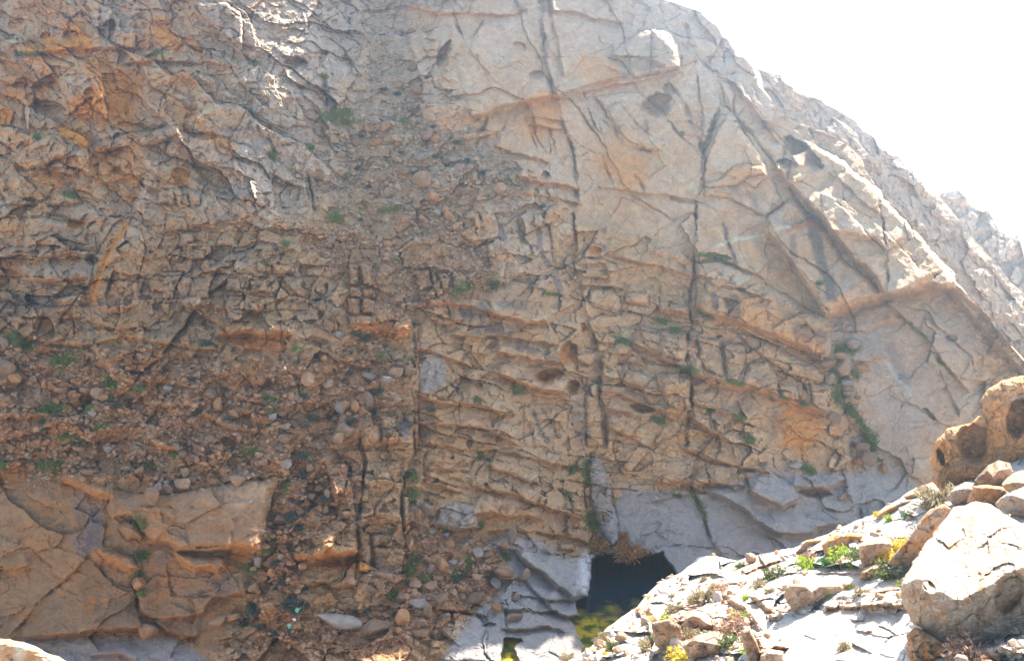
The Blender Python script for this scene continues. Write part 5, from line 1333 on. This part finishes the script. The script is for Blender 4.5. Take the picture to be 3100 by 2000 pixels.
for k in range(34):
    px = plr.uniform(1800, 2740); top_ = float(np.interp(px, [p[0] for p in SIL], [p[1] for p in SIL])); py = top_+10+plr.random()*(1990-top_)
    if 2300 < px < 2745 and py > 1840: continue
    put_shrub(px, py, plr.uniform(6, 14), ('dry', 'dry', 'olive', 'yellow', 'bright')[int(plr.integers(5))], '', 'dry tufts on the near slope', sheet=H)

# grass: patches of fine blades
GR = """F 24 : 1140,900 1190,1060
F 26 : 1180,1060 1150,1210
F 24 : 1160,1220 1280,1330
F 22 : 1290,1340 1410,1510
E 26 : 1200,1150 1260,1160
E 16 : 950,1220 980,1225
E 40 : 820,510 900,470
E 30 : 1060,460 1080,470
E 20 : 330,920 350,930
E 18 : 520,950 540,960
E 14 : 420,300 440,310
E 18 : 2130,690 2200,710
E 20 : 2230,760 2280,770
E 22 : 2290,1000 2380,1030
E 20 : 2110,1340 2190,1370
E 16 : 1880,830 1980,850
E 12 : 1400,520 1500,525
D 44 : 360,980 480,930
D 40 : 60,820 200,860
D 34 : 700,1080 740,1130
D 34 : 260,1280 400,1270
D 26 : 560,1270 600,1280
D 26 : 680,1200 720,1210
D 22 : 1750,1210 1790,1220
D 22 : 1770,1290 1800,1310
D 20 : 1940,880 1960,890
D 26 : 640,1390 690,1390
D 24 : 420,1460 520,1480
D 20 : 900,1150 930,1150
D 18 : 2200,20 2230,40
D 16 : 1860,190 1890,200
A 34 : 2120,770 2200,790
A 14 : 2110,505 2140,510
A 16 : 230,910 260,900
A 14 : 1010,350 1040,350
A 12 : 1640,410 1680,430
A 18 : 1780,1010 1800,1030
A 18 : 2020,970 2050,980
A 16 : 2180,1430 2230,1440
A 16 : 420,1270 500,1300
A 14 : 120,355 300,360
B 34 : 0,770 130,740
B 26 : 60,810 150,800
B 18 : 470,800 500,810
B 24 : 0,1420 60,1450
B 20 : 330,1390 440,1370
B 18 : 100,1160 140,1170
B 10 : 2300,890 2310,880
F 34 : 1140,870 1270,900
F 36 : 1150,1160 1200,1230
F 26 : 1130,1040 1170,1060
F 26 : 1260,1040 1290,1070
F 26 : 1230,1290 1280,1310
F 30 : 1340,1430 1380,1490
F 14 : 120,995 240,1035
F 12 : 430,1090 540,1125
F 10 : 780,1190 830,1210
F 10 : 920,1235 960,1255
F 16 : 250,640 340,670
F 12 : 70,755 120,765
F 12 : 240,265 440,290
F 10 : 1600,690 1760,830
F 10 : 1820,960 1860,990
F 10 : 1020,450 1060,455
F 18 : 560,1450 600,1500
F 14 : 480,1330 560,1340
F 12 : 300,1270 330,1300
I 24 : 920,240 1000,290
I 14 : 80,435 130,440
I 14 : 200,380 290,580
I 22 : 1340,90 1400,140
I 12 : 560,90 600,60
I 12 : 1380,200 1450,205
G 30 : 880,580 940,650
G 26 : 900,830 960,830
G 22 : 890,960 920,970
G 20 : 905,1080 920,1090
G 26 : 1620,900 1660,940
G 24 : 1740,790 1770,800
G 30 : 420,60 540,80
G 36 : 250,250 380,230
G 24 : 10,220 30,260
G 20 : 1700,150 1640,160
G 20 : 1540,180 1620,150
G 18 : 930,260 990,220
G 22 : 1880,330 1860,400
G 20 : 1810,700 1790,720
G 16 : 1170,150 1130,180
H 36 : 500,940 540,900
H 30 : 530,830 560,870
H 34 : 820,960 860,940
H 30 : 890,890 920,860
H 26 : 1130,830 1160,850
H 34 : 520,290 550,330
H 26 : 1680,200 1670,360
H 40 : 1690,560 1720,650
H 28 : 1730,760 1800,770
H 24 : 1580,270 1610,250
H 16 : 1540,430 1570,440
H 16 : 980,650 990,620
H 26 : 400,1110 420,1070
H 22 : 740,650 760,655
H 18 : 970,160 990,170
H 24 : 600,970 620,980"""
gv_, gf_ = [], []; gr = np.random.default_rng(15); GI = 0
for ln in GR.splitlines():
    h_, pts = ln.split(':'); cr, rad = h_.split(); rad = float(rad)/CROPS[cr][2]; pl = P2(cr, pts); (ax, ay), (bx, by) = pl
    L_ = math.hypot(bx-ax, by-ay); n = int(55+(L_+rad)*rad*.42)
    for k in range(n):
        t_ = gr.random(); a = gr.uniform(0, 6.28); d_ = rad*abs(gr.normal())*.85
        px, py = ax+(bx-ax)*t_+d_*math.cos(a), ay+(by-ay)*t_+d_*math.sin(a)*.8
        p = np.array(S.surf(px, py)); h0 = gr.uniform(.15, .48)
        for b_ in range(3):
            d = gr.normal(size=3)*.45+np.array([0, -.35, 1]); d /= np.linalg.norm(d); sd_ = np.array([gr.normal(), gr.normal()*.4, 0]); sd_ /= np.linalg.norm(sd_)+1e-6
            q = p+gr.normal(size=3)*.08; o = len(gv_); gv_ += [q-sd_*.06, q+sd_*.06, q+d*h0]; gf_.append((o, o+1, o+2))
obj('grass', make_mesh('grass', np.array(gv_), np.array(gf_), LEAF['grass']), kind='stuff', label='green grass growing in cracks and on ledges of the cliff', category='grass')

# ------------------------------------------------------------------ people at the foot of the cliff
SKIN = plain('skin', (.45, .26, .18), .6); HAIR = plain('dark_hair', (.03, .02, .015), .7)
def person(px, py, height, pose, shirt, trousers, label, lift=0.0, face=0.0):
    """one continuous body grown over a joint skeleton; pose gives joint offsets in a 1.7 m figure (x right, y depth, z up)"""
    J = dict(pelvis=(0, 0, .92), waist=(0, 0, 1.08), chest=(0, 0, 1.32), neck=(0, 0, 1.46), head=(0, -.01, 1.56), crown=(0, 0, 1.68),
             ls=(-.18, 0, 1.40), le=(-.25, -.05, 1.14), lw=(-.24, -.18, .93), lh=(-.23, -.24, .86), rs=(.18, 0, 1.40), re=(.25, -.05, 1.14), rw=(.24, -.18, .93), rh=(.23, -.24, .86),
             lhip=(-.09, 0, .88), lk=(-.11, -.03, .49), la=(-.12, 0, .09), lt=(-.13, -.16, .04), rhip=(.09, 0, .88), rk=(.11, -.03, .49), ra=(.12, 0, .09), rt=(.13, -.16, .04))
    J.update(pose); order = list(J); E = [('pelvis', 'waist'), ('waist', 'chest'), ('chest', 'neck'), ('neck', 'head'), ('head', 'crown'), ('chest', 'ls'), ('ls', 'le'), ('le', 'lw'), ('lw', 'lh'),
         ('chest', 'rs'), ('rs', 're'), ('re', 'rw'), ('rw', 'rh'), ('pelvis', 'lhip'), ('lhip', 'lk'), ('lk', 'la'), ('la', 'lt'), ('pelvis', 'rhip'), ('rhip', 'rk'), ('rk', 'ra'), ('ra', 'rt')]
    rad = dict(pelvis=.15, waist=.13, chest=.155, neck=.06, head=.095, crown=.075, ls=.075, rs=.075, le=.048, re=.048, lw=.034, rw=.034, lh=.04, rh=.04, lhip=.095, rhip=.095, lk=.065, rk=.065, la=.045, ra=.045, lt=.04, rt=.04)
    me = bpy.data.meshes.new('body'); k = height/1.7
    me.from_pydata([tuple(k*c for c in J[n]) for n in order], [(order.index(a), order.index(b_)) for a, b_ in E], []); tmp = bpy.data.objects.new('body_tmp', me); C.objects.link(tmp)
    sk = tmp.modifiers.new('skin', 'SKIN')
    for n, sv_ in zip(order, me.skin_vertices[0].data): sv_.radius = (rad[n]*k, rad[n]*k); sv_.use_root = n == 'pelvis'
    tmp.modifiers.new('sub', 'SUBSURF').levels = 1
    bpy.context.view_layer.update(); dg = bpy.context.evaluated_depsgraph_get(); ev = bpy.data.meshes.new_from_object(tmp.evaluated_get(dg))
    bpy.data.objects.remove(tmp)
    ev.materials.clear()
    for m in (SKIN, shirt, trousers, HAIR): ev.materials.append(m)
    jp = np.array([J[n] for n in order])*k; near = dict(pelvis=2, waist=1, chest=1, neck=0, head=0, crown=3, ls=1, rs=1, le=1, re=1, lw=0, rw=0, lh=0, rh=0, lhip=2, rhip=2, lk=2, rk=2, la=2, ra=2, lt=3, rt=3)
    for pg in ev.polygons:
        c_ = np.array(pg.center); pg.material_index = near[order[int(np.argmin(np.linalg.norm(jp-c_, axis=1)))]]; pg.use_smooth = True
    p = S.surf(px, py); o = thing('person', ev, label, 'person', None, (p.x, p.y-.25, p.z+lift)); o.rotation_euler = (0, 0, face); ev.name = 'body'
    hv_, hf_ = ICO2; hx = np.array(J['crown'])*k
    hat = obj('hair', make_mesh('hair', hv_*np.array([.095, .10, .07])*k+hx+np.array([0, .015, -.01]), hf_, HAIR, None, True), o)
    return o
GREEN = plain('green_shirt', (.02, .42, .24)); NAVY = plain('navy_cloth', (.02, .025, .07)); DRKT = plain('dark_trousers', (.03, .035, .04)); RED = plain('maroon_trousers', (.10, .03, .035)); WHITE = plain('pale_lilac_bag', (.62, .58, .70))
person(876, 1921, 1.55, dict(lw=(-.16, -.30, 1.30), le=(-.26, -.12, 1.14), lh=(-.12, -.34, 1.36), rw=(.12, -.32, 1.22), re=(.26, -.12, 1.12), rh=(.08, -.36, 1.26)), GREEN, DRKT, 'person in a green top and dark trousers standing on the stones, looking up the rope', 0, math.pi)
person(902, 1874, 1.5, dict(lw=(-.3, -.34, 1.5), le=(-.32, -.2, 1.3), lh=(-.28, -.36, 1.58), lk=(-.25, -.32, .78), la=(-.2, -.1, .42), lt=(-.2, -.26, .38), rk=(.2, -.22, .52), rw=(.34, -.3, 1.2), re=(.32, -.14, 1.2)), GREEN, RED, 'person in a green top and maroon trousers climbing on the smooth rock', .1, math.pi)
person(843, 1872, 1.35, dict(chest=(0, -.18, 1.24), neck=(0, -.27, 1.33), head=(0, -.32, 1.40), crown=(0, -.36, 1.5), ls=(-.18, -.2, 1.3), rs=(.18, -.2, 1.3), le=(-.24, -.36, 1.1), re=(.24, -.36, 1.1), lw=(-.2, -.46, .9), rw=(.2, -.46, .9), lh=(-.2, -.48, .84), rh=(.2, -.48, .84)), NAVY, NAVY, 'person in navy clothes bending over beside the climber', 0, .6)
bag = np.array(rock_shape(ICO2, np.random.default_rng(4), 9)[0])*np.array([.2, .12, .22]); bp_ = S.surf(889, 1870)
thing('bag', make_mesh('bag', bag, ICO2[1], WHITE, None, True), 'small pale lilac bag hanging beside the climber', 'bag', None, (bp_.x, bp_.y-.25, bp_.z))
def tube(pts, r_, n=6):
    V_, F_ = [], []
    for k, p in enumerate(pts):
        for a in range(n): V_.append((p[0]+r_*math.cos(a*6.283/n), p[1], p[2]+r_*math.sin(a*6.283/n)))
        if k: F_ += [((k-1)*n+a, (k-1)*n+(a+1) % n, k*n+(a+1) % n, k*n+a) for a in range(n)]
    return np.array(V_), np.array(F_)
pa, pb = S.surf(878, 1890), S.surf(900, 1868)
rp_ = [pa.lerp(pb, t_)+Vector((0, -.5, -.25*math.sin(t_*math.pi))) for t_ in np.linspace(0, 1, 9)]
v, f = tube(rp_, .03); thing('climbing_rope', make_mesh('rope', v, f, RED), 'dark red climbing rope between the two people in green', 'rope')

# ------------------------------------------------------------------ labels that say which one: size, shape, colour and the landmark it lies by
MARKS = [('the dark pool', 1890, 1720), ('the leaning lilac slab', 1830, 1530), ('the black-streaked grey dome', 1385, 1555), ('the tall smooth pillar', 1150, 1480), ('the slim orange-footed pillar', 1105, 1665),
         ('the broad undercut slab', 560, 1560), ('the round grey dome', 395, 1605), ('the climbers', 885, 1870), ('the rubble trench', 1240, 1180), ('the bluish patch', 1310, 1110), ('the stacked block tower', 1095, 900),
         ('the orange recess wall', 1150, 1020), ('the rust-red recess', 770, 1035), ('the slanting dark crack', 520, 1000), ('the pink buttress', 350, 900), ('the grassy gully', 2530, 1100), ('the big gully boulder', 1286, 548),
         ('the white gully boulder', 1350, 493), ('the upper green patch', 1000, 360), ('the long overhang', 1560, 330), ('the rust-brown bushes', 1850, 1640), ('the three-cornered boulder', 442, 1908), ('the grey slab', 1650, 1720),
         ('the pale floor slab', 1380, 1920), ('the long orange boulder', 1014, 1873), ('the green picture-edge grass', 130, 1080), ('the proud lilac slab', 2330, 1470), ('the slab-top boulder', 719, 1455), ('the top of the gully', 1210, 60)]
NMARKS = [('the wide pinkish block', 2470, 1810), ('the pool shore', 1960, 1800), ('the yellow flowering bush', 2675, 1680), ('the skyline slab', 2700, 1540), ('the pinkish dead bush', 2215, 1900), ('the dark pointed rock', 2020, 1920), ('the lime cushions', 2490, 1700), ('the white crest', 2160, 1690)]
def which_way(dx, dy):
    if abs(dx) > 2.2*abs(dy): return 'right of' if dx > 0 else 'left of'
    if abs(dy) > 2.2*abs(dx): return 'below' if dy > 0 else 'above'
    return ('below' if dy > 0 else 'above')+' and '+('right of' if dx > 0 else 'left of')
ORD = ['', 'second', 'third', 'fourth', 'fifth', 'sixth', 'seventh', 'eighth', 'ninth', 'tenth', 'eleventh', 'twelfth']
def name_each(items, noun):
    seen = {}
    for it in items:
        o, px, py, a, b_, c_, sh = it
        m = min(NMARKS if sh is H else MARKS, key=lambda q: (q[1]-px)**2+(q[2]-py)**2); dist = math.hypot(m[1]-px, m[2]-py)
        size = 'tiny' if a < 8 else 'small' if a < 13 else 'middle-sized' if a < 22 else 'large'
        shape = 'tall' if b_ > 1.15*a else 'flat' if b_ < .6*a else 'squat' if b_ < .8*a else 'chunky'
        base = f"{size} {c_} {noun}" if noun == 'shrub' else f"{size} {shape} {c_} {noun}"
        seen.setdefault((base, which_way(px-m[1], py-m[2]), m[0]), []).append((dist, o))
    for (base, way, mk), lst in seen.items():
        for k, (d_, o) in enumerate(sorted(lst, key=lambda q: q[0])):
            o['label'] = f"{base} {way} {mk}"+('' if k == 0 else f", {ORD[min(k, 11)]} nearest")
name_each(LOOSE, 'stone'); name_each(BUSHES, 'shrub')

# ------------------------------------------------------------------ the air of the gorge
def box(lo, hi):
    v = [(x, y, z) for x in (lo[0], hi[0]) for y in (lo[1], hi[1]) for z in (lo[2], hi[2])]
    f = [(0, 1, 3, 2), (4, 6, 7, 5), (0, 4, 5, 1), (2, 3, 7, 6), (0, 2, 6, 4), (1, 5, 7, 3)]
    return np.array(v, np.float32), np.array(f, np.int32)
hv, hf = box((-320, -40, -140), (420, 520, 150))
hm = bpy.data.materials.new('haze_air'); hm.use_nodes = True; t = hm.node_tree; t.nodes.remove(t.nodes['Principled BSDF'])
pv = t.nodes.new('ShaderNodeVolumePrincipled'); pv.inputs['Density'].default_value = HAZE; pv.inputs['Color'].default_value = (.66, .84, 1, 1)
pv.inputs['Anisotropy'].default_value = .84
t.links.new(pv.outputs[0], t.nodes['Material Output'].inputs['Volume'])
obj('haze', make_mesh('haze', hv, hf, hm), kind='stuff', label='thin pale haze filling the gorge air', category='haze')
